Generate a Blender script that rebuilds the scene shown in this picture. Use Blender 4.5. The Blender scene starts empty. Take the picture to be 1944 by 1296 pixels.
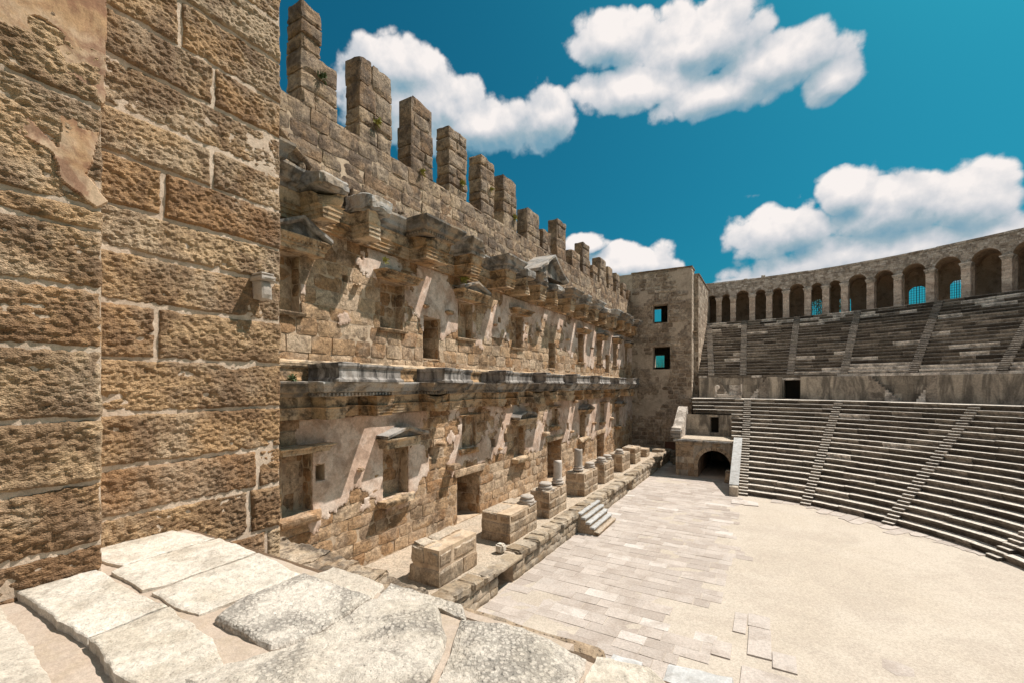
import bpy, math, random
import numpy as np
from mathutils import Matrix, Vector
R = math.radians
sc = bpy.context.scene
col = sc.collection
random.seed(7)
rng = np.random.default_rng(11)

# ------------------------------------------------------------------ camera
cam = bpy.data.cameras.new('camera')
co = bpy.data.objects.new('camera', cam); col.objects.link(co)
co.location = (0, 0, 0); co.rotation_euler = (R(90), 0, R(29.9))
cam.sensor_width = 36; cam.lens = 36*840/1944
cam.shift_y = 82/1944
cam.clip_start = .05; cam.clip_end = 4000
sc.camera = co

# ------------------------------------------------------------------ sun, sky, exposure
SUN = Vector((.41, .44, 1.0)).normalized()
sd = bpy.data.lights.new('sun', 'SUN'); so = bpy.data.objects.new('sun', sd); col.objects.link(so)
so.rotation_euler = SUN.to_track_quat('Z', 'Y').to_euler()
sd.energy = 4.8; sd.angle = R(.53); sd.color = (1, .935, .875)
sc.view_settings.view_transform = 'Standard'; sc.view_settings.look = 'None'
sc.view_settings.gamma = 1; sc.view_settings.use_curve_mapping = False
sc.view_settings.exposure = .48
sc.cycles.max_bounces = 6; sc.cycles.diffuse_bounces = 3
SKY_STRENGTH = .1
CLOUDS = [(-0.769,0.606,0.128,0.049),(-0.735,0.553,0.186,0.076),(-0.572,0.528,0.188,0.047),(-0.441,0.54,0.073,0.047),(-0.835,0.549,0.075,0.056),
 (-0.302,0.65,0.09,0.043),(-0.129,0.617,0.152,0.053),(0.022,0.556,0.131,0.046),(-0.246,0.57,0.153,0.043),(0.105,0.51,0.055,0.032),(-0.089,0.536,0.166,0.035),
 (0.185,0.29,0.097,0.061),(0.28,0.282,0.064,0.056),(0.128,0.329,0.053,0.042),(0.022,0.287,0.096,0.055),(0.157,0.219,0.219,0.052),(0.313,0.205,0.065,0.053),
 (-0.268,0.259,0.117,0.04),(-0.359,0.302,0.052,0.023),(-0.005,0.194,0.099,0.02),
 (1.1,.75,.5,.12),(-1.3,.85,.4,.12),(-2.4,1.0,.7,.15),(.3,1.15,.8,.12),(.75,.32,.2,.08),  # unseen clouds from here on; many added overhead and behind to brighten shade
 (2.9,.42,.5,.16),(-2.9,.75,.5,.2),(2.2,.6,.4,.16),(-2.0,.6,.4,.18),(3.1,1.1,.9,.16),
 (.9,.35,.3,.07),(1.6,.5,.25,.08),(-1.7,.33,.3,.07)]

class NT:
    def __init__(s, nt): s.nt = nt; s.nt.nodes.clear()
    def n(s, t, **kw):
        x = s.nt.nodes.new(t)
        for k, v in kw.items(): setattr(x, k, v)
        return x
    def l(s, a, b): s.nt.links.new(a, b)
    def _set(s, inp, v):
        if hasattr(v, 'is_output') or isinstance(v, bpy.types.NodeSocket): s.l(v, inp)
        elif v is not None: inp.default_value = v
    def m(s, op, a, b=None, c=None, clamp=False):
        x = s.n('ShaderNodeMath', operation=op, use_clamp=clamp)
        s._set(x.inputs[0], a); s._set(x.inputs[1], b); s._set(x.inputs[2], c)
        return x.outputs[0]
    def v(s, op, a, b=None, scale=None):
        x = s.n('ShaderNodeVectorMath', operation=op)
        s._set(x.inputs[0], a); s._set(x.inputs[1], b)
        if scale is not None: s._set(x.inputs['Scale'], scale)
        return x.outputs['Value'] if op in ('LENGTH', 'DOT_PRODUCT', 'DISTANCE') else x.outputs[0]
    def noise(s, vec, scale, detail=4, rough=.55, dist=0):
        x = s.n('ShaderNodeTexNoise'); s.l(vec, x.inputs['Vector'])
        x.inputs['Scale'].default_value = scale; x.inputs['Detail'].default_value = detail
        x.inputs['Roughness'].default_value = rough; x.inputs['Distortion'].default_value = dist
        return x.outputs['Fac']
    def vor(s, vec, scale, feature='F1'):
        x = s.n('ShaderNodeTexVoronoi', feature=feature); s.l(vec, x.inputs['Vector']); x.inputs['Scale'].default_value = scale
        return x
    def ss(s, x, lo, hi):
        k = s.n('ShaderNodeMapRange', interpolation_type='SMOOTHSTEP'); s._set(k.inputs[0], x)
        s._set(k.inputs[1], lo); s._set(k.inputs[2], hi)
        return k.outputs[0]
    def mix(s, f, a, b, mode='MIX'):
        x = s.n('ShaderNodeMix', data_type='RGBA', blend_type=mode)
        s._set(x.inputs[0], f)
        for i, q in ((6, a), (7, b)):
            if isinstance(q, tuple): q = (*q, 1) if len(q) == 3 else q
            s._set(x.inputs[i], q)
        return x.outputs[2]
    def ramp(s, f, stops):
        x = s.n('ShaderNodeValToRGB'); s._set(x.inputs[0], f)
        e = x.color_ramp.elements
        while len(e) < len(stops): e.new(.5)
        for k, (p, c) in zip(e, stops): k.position = p; k.color = (*c, 1)
        return x.outputs[0]

w = bpy.data.worlds.new('World'); sc.world = w; w.use_nodes = True
t = NT(w.node_tree)
sky = t.n('ShaderNodeTexSky', sky_type='NISHITA', sun_disc=False)
sky.sun_elevation = math.asin(SUN.z); sky.sun_rotation = math.atan2(SUN.x, SUN.y)
sky.air_density = 1.0; sky.dust_density = 3.0; sky.ozone_density = 2.0
tc = t.n('ShaderNodeTexCoord'); d = t.v('NORMALIZE', tc.outputs['Generated'])
sp = t.n('ShaderNodeSeparateXYZ'); t.l(d, sp.inputs[0])
az = t.m('ARCTAN2', sp.outputs[0], sp.outputs[1]); el = t.m('ARCSINE', sp.outputs[2])
cb = t.n('ShaderNodeCombineXYZ'); t.l(az, cb.inputs[0]); t.l(el, cb.inputs[1])
n1 = t.noise(d, 7, 5, .56, .15)
def _puff(vec):
    a = t.vor(vec, 15); b = t.vor(vec, 34)
    return t.m('ADD', t.m('MULTIPLY', t.m('SUBTRACT', .42, a.outputs['Distance']), .62), t.m('MULTIPLY', t.m('SUBTRACT', .42, b.outputs['Distance']), .30))
wn = t.n('ShaderNodeTexNoise'); t.l(d, wn.inputs['Vector']); wn.inputs['Scale'].default_value = 18; wn.inputs['Detail'].default_value = 2
wob = t.v('SCALE', t.v('SUBTRACT', wn.outputs['Color'], (.5, .5, .5)), scale=.045)
dw = t.v('ADD', d, wob)
n2 = t.noise(d, 4, 3, .5)
n3_ = t.noise(d, 30, 5, .62)
def _blob(oe, lst=CLOUDS):
    r_ = None
    for (a, e, ra, re) in lst:
        q = t.v('MULTIPLY', t.v('SUBTRACT', cb.outputs[0], (a, e+oe, 0)), (.9/ra, .84/re, 0))
        k = t.m('SUBTRACT', 1.0, t.v('LENGTH', q))
        r_ = k if r_ is None else t.m('MAXIMUM', r_, k)
    return r_
nn = t.m('MULTIPLY', t.m('SUBTRACT', n1, .5), 1.25)
nn = t.m('ADD', nn, t.m('MULTIPLY', t.m('SUBTRACT', n3_, .5), .45))
dens = t.m('ADD', t.m('ADD', t.m('MAXIMUM', t.m('MULTIPLY', _blob(0), 1.3), -1.6), nn), _puff(dw))
mask = t.ss(dens, -.03, .26)
upper = t.m('ADD', t.m('MAXIMUM', t.m('MULTIPLY', _blob(-.030, CLOUDS[:20]), 1.3), -1.6), t.m('ADD', t.m('MULTIPLY', t.m('SUBTRACT', t.noise(t.v('ADD', d, (.004, .004, .016)), 7, 4, .56, .15), .5), 1.5), _puff(t.v('ADD', dw, (.004, .004, .014)))))
lit = t.m('SUBTRACT', dens, upper)
lum = t.m('ADD', t.m('ADD', .50, t.m('MULTIPLY', lit, .55)), t.m('MULTIPLY', t.m('SUBTRACT', n2, .5), .9))
lum = t.m('ADD', lum, t.m('MULTIPLY', t.m('SUBTRACT', n3_, .5), .25), clamp=True)
cc = t.ramp(lum, [(.1, (.13, .25, .33)), (.36, (.25, .33, .38)), (.6, (.43, .45, .48)), (.95, (.68, .64, .62))])
skc = t.mix(1.0, sky.outputs[0], (.035, .42, .475), 'MULTIPLY')
skc = t.v('SCALE', skc, scale=SKY_STRENGTH*1.0)
out = t.mix(mask, skc, cc)
bg = t.n('ShaderNodeBackground'); t.l(out, bg.inputs[0]); bg.inputs[1].default_value = 1.0
wo = t.n('ShaderNodeOutputWorld'); t.l(bg.outputs[0], wo.inputs[0])

# ------------------------------------------------------------------ helpers: noise
def _h(i, j, k):
    n = (i.astype(np.uint32)*np.uint32(374761393) + j.astype(np.uint32)*np.uint32(668265263) + k.astype(np.uint32)*np.uint32(2246822519))
    n = (n ^ (n >> np.uint32(13)))*np.uint32(1274126177); n = n ^ (n >> np.uint32(16))
    return n.astype(np.float64)/4294967295.0
def vn(P):
    I = np.floor(P).astype(np.int64); f = P-I; u = f*f*(3-2*f)
    x, y, z = I[:, 0], I[:, 1], I[:, 2]; a, b, c = u[:, 0], u[:, 1], u[:, 2]
    r = 0
    for dx in (0, 1):
        for dy in (0, 1):
            for dz in (0, 1):
                r = r + _h(x+dx, y+dy, z+dz)*(a if dx else 1-a)*(b if dy else 1-b)*(c if dz else 1-c)
    return r*2-1
def fbm(P, freq=1., octv=3, gain=.5):
    P = np.asarray(P, float)*freq; r = 0; a = 1; s = 0
    for _ in range(octv):
        r = r+a*vn(P); s += a; a *= gain; P = P*2.03+17.3
    return r/s
def cell(P, freq):
    P = np.asarray(P, float)*freq; I = np.floor(P).astype(np.int64); best = np.full(len(P), 9.)
    for dx in (-1, 0, 1):
        for dy in (-1, 0, 1):
            for dz in (-1, 0, 1):
                J = I+np.array((dx, dy, dz)); a, b, c = J[:, 0], J[:, 1], J[:, 2]
                q = J+np.stack([_h(a, b, c), _h(b+7, c+3, a+5), _h(c+11, a+13, b+1)], 1)
                best = np.minimum(best, ((q-P)**2).sum(1))
    return np.sqrt(best)

# ------------------------------------------------------------------ helpers: objects
def mk(name, V, F, mat, parent=None, tint=.5, smooth=False, kind=None, label=None):
    me = bpy.data.meshes.new(name)
    me.from_pydata(np.asarray(V).tolist() if isinstance(V, np.ndarray) else V, [], F)
    at = me.attributes.new('tint', 'FLOAT', 'FACE')
    if np.isscalar(tint): tint = np.full(len(me.polygons), tint)
    at.data.foreach_set('value', np.asarray(tint, dtype=np.float32))
    if smooth: me.polygons.foreach_set('use_smooth', np.ones(len(me.polygons), dtype=bool))
    me.materials.append(mat); me.update()
    o = bpy.data.objects.new(name, me); col.objects.link(o)
    if parent is not None:
        o.parent = parent
        if parent.type == 'EMPTY': o.matrix_parent_inverse = Matrix.Translation(-parent.location)
    if kind: o['kind'] = kind
    if label: o['label'] = label
    return o
def thing(name, loc, label, cat, group=None, kind=None):
    o = bpy.data.objects.new(name, None); col.objects.link(o); o.location = loc; o.empty_display_size = .3
    if label: o['label'] = label
    if cat: o['category'] = cat
    if group: o['group'] = group
    if kind: o['kind'] = kind
    return o
def tag(o, label, cat, group=None):
    o['label'] = label; o['category'] = cat
    if group: o['group'] = group
    return o
class Acc:
    def __init__(s): s.V = []; s.F = []; s.T = []; s.n = 0
    def add(s, V, F, tint=.5):
        V = np.asarray(V, float); s.V.append(V); n = s.n
        s.F += [tuple(i+n for i in f) for f in F]; s.T += [tint]*len(F) if np.isscalar(tint) else list(tint); s.n += len(V)
    def build(s, name, mat, parent=None, **kw):
        if not s.V: return None
        return mk(name, np.concatenate(s.V), s.F, mat, parent, tint=s.T, **kw)
def gridF(nx, nz, o=0):
    w_ = nz+1
    return [(o+i*w_+j, o+(i+1)*w_+j, o+(i+1)*w_+j+1, o+i*w_+j+1) for i in range(nx) for j in range(nz)]

def block(M, s0, s1, z0, z1, dout=.02, back=-.06, nx=3, nz=2, rough=.015, bev=.02, jit=.012, freq=3.0):
    """one dressed stone in a wall: a bulged, chipped face with sides that run back into the wall"""
    s = np.linspace(s0, s1, nx+1); z = np.linspace(z0, z1, nz+1)
    S, Z = np.meshgrid(s, z, indexing='ij'); S = S.ravel(); Z = Z.ravel()
    e = (np.isclose(S, s0) | np.isclose(S, s1)).astype(float)+(np.isclose(Z, z0) | np.isclose(Z, z1)).astype(float)
    P = np.stack([S, Z, np.full_like(S, s0*.37+z0)], 1)
    D = dout+rough*2*fbm(P, freq, 2)-bev*e*(.6+.8*_h((S*97).astype(np.int64), (Z*89).astype(np.int64), (S*0).astype(np.int64)))
    S = S+jit*vn(P*4+5)*(1); Z = Z+jit*vn(P*4+55)
    if nx > 2 and nz > 1:
        cor = e > 1.5; S = S+np.where(cor, np.sign((s0+s1)/2-S)*bev*.6, 0); Z = Z+np.where(cor, np.sign((z0+z1)/2-Z)*bev*.6, 0)
    F = gridF(nx, nz); w_ = nz+1
    ring = [i*w_ for i in range(nx+1)]+[nx*w_+j for j in range(1, nz+1)]+[i*w_+nz for i in range(nx-1, -1, -1)]+[j for j in range(nz-1, 0, -1)]
    n = len(S); k = len(ring)
    S2 = np.concatenate([S, S[ring]]); Z2 = np.concatenate([Z, Z[ring]]); D2 = np.concatenate([D, np.full(k, back)])
    for a in range(k):
        b = (a+1) % k; F.append((ring[a], n+a, n+b, ring[b]))
    return M(S2, Z2, D2), F

def subtract(rects, ops, mn=.1):
    out_ = []
    stack = list(rects)
    while stack:
        r = stack.pop(); a0, a1, b0, b1 = r; hit = None
        for o in ops:
            if a0 < o[1]-1e-6 and a1 > o[0]+1e-6 and b0 < o[3]-1e-6 and b1 > o[2]+1e-6: hit = o; break
        if hit is None:
            if a1-a0 > mn and b1-b0 > mn*.6: out_.append(r)
            continue
        o = hit
        if a0 < o[0]: stack.append((a0, o[0], b0, b1))
        if a1 > o[1]: stack.append((o[1], a1, b0, b1))
        m0, m1 = max(a0, o[0]), min(a1, o[1])
        if b0 < o[2]: stack.append((m0, m1, b0, o[2]))
        if b1 > o[3]: stack.append((m0, m1, o[3], b1))
    return out_
def courses(s0, s1, z0, z1, h, lmin, lmax, ops=(), jog=.15):
    rects = []; z = z0; k = 0
    while z < z1-.12:
        hh = h*random.uniform(1-jog, 1+jog)
        if z+hh > z1-.18: hh = z1-z
        s = s0-random.uniform(0, lmax*.7)
        while s < s1:
            L = random.uniform(lmin, lmax); a, b = max(s, s0), min(s+L, s1)
            if b-a > .15: rects.append((a, b, z, z+hh))
            elif rects and b > a: q = rects[-1]; rects[-1] = (q[0], b, q[2], q[3])
            s += L
        z += hh; k += 1
    return subtract(rects, ops)
def panel(M, s0, s1, z0, z1, ops=(), d=0., step=99, depth=None):
    """the mortar bed / core face behind the stones, with real openings and their reveals"""
    ss_ = {s0, s1}; zs = {z0, z1}
    for o in ops:
        for q in (o[0], o[1]):
            if s0 < q < s1: ss_.add(q)
        for q in (o[2], o[3]):
            if z0 < q < z1: zs.add(q)
    ss_ = sorted(ss_); full = [ss_[0]]
    for a, b in zip(ss_, ss_[1:]):
        n = max(1, int(math.ceil((b-a)/step)))
        full += [a+(b-a)*i/n for i in range(1, n+1)]
    zs = sorted(zs); A = Acc()
    for a, b in zip(full, full[1:]):
        for c, e in zip(zs, zs[1:]):
            ms, mz = (a+b)/2, (c+e)/2
            if any(o[0] < ms < o[1] and o[2] < mz < o[3] for o in ops): continue
            A.add(M(np.array([a, b, b, a]), np.array([c, c, e, e]), np.full(4, d)), [(0, 1, 2, 3)])
    if depth:
        for o in ops:
            dp = o[4] if len(o) > 4 else depth
            c = [(o[0], o[2]), (o[1], o[2]), (o[1], o[3]), (o[0], o[3])]
            for i in range(4):
                p, q = c[i], c[(i+1) % 4]
                A.add(M(np.array([p[0], q[0], q[0], p[0]]), np.array([p[1], q[1], q[1], p[1]]), np.array([d, d, -dp, -dp])), [(0, 1, 2, 3)])
            if not (len(o) > 5 and o[5] == 'through'):
                A.add(M(np.array([o[0]-.02, o[1]+.02, o[1]+.02, o[0]-.02]), np.array([o[2]-.02, o[2]-.02, o[3]+.02, o[3]+.02]), np.full(4, -dp)), [(0, 1, 2, 3)])
    return A
def rbox(x0, x1, y0, y1, z0, z1, n=(3, 3, 3), rough=.02, bev=.04, freq=2.5, top=None, octv=2):
    """a worn block: a subdivided box with softened, chipped edges"""
    nx, ny, nz = n; V = []; F = []; o = 0
    lo = np.array([x0, y0, z0]); hi = np.array([x1, y1, z1]); c = (lo+hi)/2; h = (hi-lo)/2
    for ax, (na, nb) in ((0, (ny, nz)), (1, (nx, nz)), (2, (nx, ny))):
        for sgn in (-1, 1):
            a, b = np.meshgrid(np.linspace(-1, 1, na+1), np.linspace(-1, 1, nb+1), indexing='ij')
            q = np.zeros((a.size, 3)); oth = [k for k in (0, 1, 2) if k != ax]
            q[:, ax] = sgn; q[:, oth[0]] = a.ravel(); q[:, oth[1]] = b.ravel()
            V.append(q); F += gridF(na, nb, o); o += len(q)
    q = np.concatenate(V); e = (np.abs(q) > .999).sum(1)
    P = c+q*h
    nn = np.stack([fbm(P+np.array(k), freq, octv) for k in ((0, 0, 0), (31, 7, 3), (5, 43, 9))], 1)
    pull = (np.abs(q) > .999)*(e[:, None] > 1)*bev*(.5+np.abs(nn[:, [1]])*1.5)
    P = P-np.sign(q)*pull+nn*rough
    if top is not None:
        P = top(P)
    return P, F
Mz = lambda P: P
def xyz(x, y, z): return np.stack(np.broadcast_arrays(np.asarray(x, float), np.asarray(y, float), np.asarray(z, float)), -1)

# ------------------------------------------------------------------ materials
def stone(name, cols, alt, alt_amt=.5, alt_scale=.5, stain=(.05, .045, .04), stain_amt=.4, stain_scale=1.2, stain_lo=.55,
          bump=.5, bscale=1., rough=.9, speck=.5, pits=.3, pebble=0., streak=False, top=None, top_amt=0, ramp=None, thr=.5, knob=None):
    m = bpy.data.materials.new(name); m.use_nodes = True; t = NT(m.node_tree)
    g = t.n('ShaderNodeNewGeometry'); P = g.outputs['Position']
    at = t.n('ShaderNodeAttribute', attribute_name='tint'); tf = at.outputs['Fac']
    off = t.n('ShaderNodeCombineXYZ'); 
    for i in range(3): t.l(t.m('MULTIPLY', tf, (13., 29., 7.)[i]), off.inputs[i])
    PP = t.v('ADD', P, off.outputs[0])
    stops = ramp or [(0, cols[0]), (.5, cols[1]), (1, cols[2])]
    base = t.ramp(tf, stops)
    na = t.noise(PP, alt_scale, 5, .6, .4)
    base = t.mix(t.m('MULTIPLY', t.ss(na, thr-.07, thr+.12), alt_amt), base, alt)
    ns = t.noise(P if not streak else t.v('MULTIPLY', P, (1, 1, .25)), stain_scale, 7, .65, .6)
    sf = t.m('MULTIPLY', t.ss(ns, stain_lo-.08, stain_lo+.12), stain_amt)
    base = t.mix(sf, base, stain)
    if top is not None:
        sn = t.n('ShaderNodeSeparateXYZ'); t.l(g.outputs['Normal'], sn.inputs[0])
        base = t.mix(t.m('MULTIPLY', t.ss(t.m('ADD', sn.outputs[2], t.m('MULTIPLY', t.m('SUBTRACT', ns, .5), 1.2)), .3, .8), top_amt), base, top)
    n2 = t.noise(P, 9*bscale, 8, .7)
    n3 = t.noise(P, 45*bscale, 4, .7)
    speck *= .66; n2s = t.ss(n2, .30, .70)
    sp_ = t.m('ADD', 1-speck*.55, t.m('MULTIPLY', n2s, speck))
    v1 = t.vor(P, 16*bscale)
    pit = t.ss(t.m('ADD', v1.outputs['Distance'], t.m('MULTIPLY', n2, .5)), .28, .48)
    sp_ = t.m('MULTIPLY', sp_, t.m('ADD', 1-pits, t.m('MULTIPLY', pit, pits)))
    sp_ = t.m('MULTIPLY', sp_, t.m('ADD', 1-.3*speck-.06, t.m('MULTIPLY', t.ss(n3, .32, .68), .6*speck+.12)))
    if knob:
        vk = t.vor(t.v('ADD', P, t.v('SCALE', PP, scale=.0)), knob[0])
        kf = t.m('MULTIPLY', t.ss(vk.outputs['Distance'], .30, .62), t.m('MULTIPLY', t.ss(ns, .42, .58), knob[1]))
        sp_ = t.m('MULTIPLY', sp_, t.m('SUBTRACT', 1.0, kf))
    cmul = t.n('ShaderNodeCombineXYZ')
    for i in range(3): t.l(sp_, cmul.inputs[i])
    base = t.v('MULTIPLY', base, cmul.outputs[0])
    bs = t.n('ShaderNodeBsdfPrincipled'); t.l(base, bs.inputs['Base Color']); bs.inputs['Roughness'].default_value = rough
    bs.inputs['Specular IOR Level'].default_value = .2
    hgt = t.m('ADD', t.m('MULTIPLY', n2, 1.0), t.m('MULTIPLY', pit, pits*1.6))
    hgt = t.m('ADD', hgt, t.m('MULTIPLY', n3, .35))
    if knob: hgt = t.m('SUBTRACT', hgt, t.m('MULTIPLY', kf, 1.6))
    if pebble:
        v2 = t.vor(t.v('MULTIPLY', P, (1, .7, 1.3)), 42*bscale)
        hgt = t.m('ADD', hgt, t.m('MULTIPLY', t.m('SUBTRACT', 1, v2.outputs['Distance']), pebble))
    bp = t.n('ShaderNodeBump'); bp.inputs['Strength'].default_value = bump; bp.inputs['Distance'].default_value = .06/bscale
    t.l(hgt, bp.inputs['Height']); t.l(bp.outputs[0], bs.inputs['Normal'])
    o = t.n('ShaderNodeOutputMaterial'); t.l(bs.outputs[0], o.inputs[0])
    return m
def plain(name, c, rough=.6, metal=0):
    m = bpy.data.materials.new(name); m.use_nodes = True; t = NT(m.node_tree)
    g = t.n('ShaderNodeNewGeometry'); n = t.noise(g.outputs['Position'], 14, 5, .6)
    k = t.mix(n, tuple(v*.65 for v in c), tuple(min(1, v*1.3) for v in c))
    bs = t.n('ShaderNodeBsdfPrincipled'); t.l(k, bs.inputs['Base Color']); bs.inputs['Roughness'].default_value = rough; bs.inputs['Metallic'].default_value = metal
    o = t.n('ShaderNodeOutputMaterial'); t.l(bs.outputs[0], o.inputs[0])
    return m
M_near = stone('conglomerate', [(.33, .18, .085), (.43, .27, .14), (.51, .36, .215)], (.40, .31, .22), .6, 1.3, (.13, .07, .037), .7, 1.7, .49, bump=.75, bscale=2.6, speck=.8, pits=.45, pebble=.8)
M_nmortar = stone('lime mortar near', [(.56, .43, .32)]*3, (.62, .49, .37), .6, 2, (.34, .24, .16), .45, 3, .54, bump=.5, bscale=3, speck=.45, pits=.2)
M_nplast = stone('old render', [(.46, .28, .15)]*3, (.56, .41, .28), .75, 3, (.22, .10, .06), .75, 5, .50, bump=.2, bscale=2, speck=.35, pits=.05)
M_wall = stone('travertine wall', [(.35, .195, .095), (.46, .295, .165), (.58, .43, .29)], (.52, .40, .29), .5, .7, (.11, .07, .042), .7, 1.1, .53, bump=.9, bscale=.9, speck=.95, pits=.5)
M_wallg = stone('weathered upper wall', [(.24, .145, .08), (.33, .22, .135), (.43, .31, .20)], (.31, .245, .185), .6, .7, (.085, .06, .045), .75, 1.3, .50, bump=1.0, bscale=.8, speck=1.0, pits=.5)
M_mort = stone('lime mortar', [(.50, .37, .25)]*3, (.58, .46, .34), .4, 1, (.20, .13, .085), .6, 1.2, .5, bump=.2, speck=.3, pits=.1)
M_plast = stone('pink lime plaster', [(.56, .40, .30)]*3, (.74, .62, .52), .7, .9, (.22, .14, .095), .55, 1.3, .54, bump=.25, bscale=1, speck=.5, pits=.12)
M_frieze = stone('ochre marble', [(.40, .23, .105), (.48, .31, .17), (.54, .40, .26)], (.50, .42, .32), .5, 1.2, (.07, .05, .035), .7, 1.5, .53, bump=.45, bscale=1.6, speck=.6, pits=.2, knob=(9, .35))
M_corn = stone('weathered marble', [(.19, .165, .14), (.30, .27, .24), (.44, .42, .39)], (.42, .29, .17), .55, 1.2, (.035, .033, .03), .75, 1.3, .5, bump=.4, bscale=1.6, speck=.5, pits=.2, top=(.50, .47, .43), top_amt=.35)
M_pod = stone('grey podium marble', [(.20, .175, .155), (.32, .285, .255), (.46, .42, .38)], (.20, .165, .135), .7, 1.3, (.04, .034, .03), .85, 1.9, .50, bump=.25, bscale=1.6, speck=.35, pits=.1, streak=True)
M_tower = stone('tower masonry', [(.22, .155, .105), (.42, .32, .23), (.62, .50, .38)], (.40, .33, .26), .6, .5, (.14, .10, .07), .5, .8, .48, bump=1.0, bscale=.45, speck=1.1, pits=.5)
M_tmort = stone('tower mortar', [(.50, .395, .30)]*3, (.33, .27, .20), .5, .6, (.13, .10, .07), .4, 1, bump=.5, bscale=.8, speck=.4, pits=.2)
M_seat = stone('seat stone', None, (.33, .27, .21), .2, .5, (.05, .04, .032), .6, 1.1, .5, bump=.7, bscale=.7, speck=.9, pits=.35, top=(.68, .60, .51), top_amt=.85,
               ramp=[(0, (.06, .047, .036)), (.45, (.16, .13, .10)), (.8, (.36, .30, .24)), (.88, (.76, .67, .58))])  # tread tops painted near-white over dark risers, adding lit and shaded contrast
M_podwall = stone('podium wall stone', [(.24, .20, .155), (.36, .30, .235), (.50, .42, .33)], (.46, .39, .31), .5, .6, (.07, .06, .05), .75, 1.1, .49, bump=.3, bscale=.8, speck=.6, pits=.15, streak=True)
M_rub = stone('arcade rubble', [(.34, .27, .21), (.52, .43, .35), (.72, .63, .54)], (.56, .48, .40), .5, .8, (.12, .085, .06), .6, 1.4, .5, bump=.8, bscale=.5, speck=.5, pits=.3)
M_pier = stone('pier brick', [(.56, .42, .32), (.66, .52, .41), (.74, .61, .49)], (.54, .44, .36), .4, .8, (.20, .14, .10), .5, 1.5, .52, bump=.6, bscale=.9, speck=.5, pits=.3)
M_vault = stone('vault render', [(.40, .28, .19)]*3, (.48, .36, .26), .6, .6, (.08, .05, .03), .5, 1, bump=.4, bscale=.8, speck=.4, pits=.2)
M_pave = stone('paving stone', [(.38, .32, .26), (.47, .415, .345), (.55, .49, .41)], (.48, .41, .355), .85, .30, (.31, .25, .205), .5, .9, .53, bump=.35, bscale=1.2, speck=.45, pits=.15,
               ramp=[(0, (.35, .29, .245)), (.5, (.40, .34, .295)), (.88, (.46, .395, .345)), (.95, (.54, .48, .43))])
M_sand = stone('pale sand', [(.475, .405, .33)]*3, (.43, .36, .285), .7, .16, (.38, .315, .255), .5, .40, .5, bump=.35, bscale=1.6, speck=.55, pits=.18)
M_slab = stone('pale limestone slab', [(.50, .43, .35), (.55, .48, .395), (.59, .525, .445)], (.44, .37, .285), .7, 2, (.30, .25, .195), .55, 3.6, .55, bump=.5, bscale=2.2, speck=.55, pits=.25)
M_slabg = stone('lichened limestone slab', [(.52, .455, .38), (.56, .495, .42), (.60, .535, .46)], (.46, .395, .315), .6, 3, (.31, .275, .235), .6, 2.2, .55, bump=.6, bscale=2.6, speck=.6, pits=.3, knob=(38, .34))
M_grout = stone('old grout', [(.40, .315, .245)]*3, (.45, .37, .30), .5, 3, (.36, .28, .19), .4, 4, bump=.3, bscale=3, speck=.35, pits=.1)
M_rough = stone('rough lichened rubble', [(.28, .19, .115), (.36, .26, .17), (.44, .34, .24)], (.50, .42, .33), .4, 2.5, (.07, .054, .042), .85, 3.2, .5, bump=.8, bscale=1.6, speck=.6, pits=.5)
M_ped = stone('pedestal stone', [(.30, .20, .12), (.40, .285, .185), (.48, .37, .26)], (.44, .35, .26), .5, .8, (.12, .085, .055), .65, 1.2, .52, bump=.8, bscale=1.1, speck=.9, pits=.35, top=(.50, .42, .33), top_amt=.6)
M_edge = stone('stage edge stone', [(.25, .18, .115), (.34, .26, .175), (.43, .34, .25)], (.44, .38, .31), .5, .9, (.09, .075, .06), .6, 1.3, .52, bump=.6, bscale=1.2, speck=.55, pits=.4)
M_marb = stone('white marble', [(.40, .385, .365), (.47, .455, .435), (.53, .515, .495)], (.38, .36, .335), .6, 2.5, (.25, .225, .195), .6, 4, .54, bump=.2, bscale=2, speck=.3, pits=.08, rough=.6)
M_colm = stone('grey column marble', [(.34, .29, .245), (.43, .37, .315), (.50, .43, .37)], (.42, .34, .26), .4, 2, (.26, .23, .20), .5, 3, .54, bump=.2, bscale=2, speck=.3, pits=.1, rough=.7)
M_dark = plain('dark interior', (.03, .024, .018), 1)  # near-black colour standing in for shade inside openings
M_wood = plain('old red wood', (.16, .07, .04), .7)
M_iron = plain('iron bars', (.10, .10, .10), .5, .6)
M_leaf = plain('leaf green', (.07, .10, .03), .7)
M_leafy = plain('dry yellow green leaf', (.30, .27, .05), .7)
M_bark = plain('bark', (.12, .09, .06), .9)
M_grass = stone('dry hillside', [(.16, .15, .07)]*3, (.25, .21, .12), .6, .1, (.08, .09, .04), .6, .3, bump=.5, speck=.5)

# ------------------------------------------------------------------ ground
def sheet(name, x0, x1, y0, y1, z, mat, n=1, **kw):
    xs = np.linspace(x0, x1, n+1); ys = np.linspace(y0, y1, n+1); X, Y = np.meshgrid(xs, ys, indexing='ij')
    return mk(name, np.stack([X.ravel(), Y.ravel(), np.full(X.size, z)], 1), gridF(n, n), mat, **kw)
g = sheet('ground', -1500, 1500, -1500, 1500, -9.1, M_grass, 1); g['kind'] = 'structure'
n = 110; xs = np.linspace(-10.3, 22, n+1); ys = np.linspace(-4, 58, n+1); X, Y = np.meshgrid(xs, ys, indexing='ij'); X = X.ravel(); Y = Y.ravel()
Pq = np.stack([X, Y, X*0], 1)
g = mk('sand_floor', np.stack([X, Y, -8.992+.018*fbm(Pq, .35, 3)+.006*fbm(Pq, 2, 2)], 1), gridF(n, n), M_sand, smooth=True); g['kind'] = 'structure'

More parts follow.
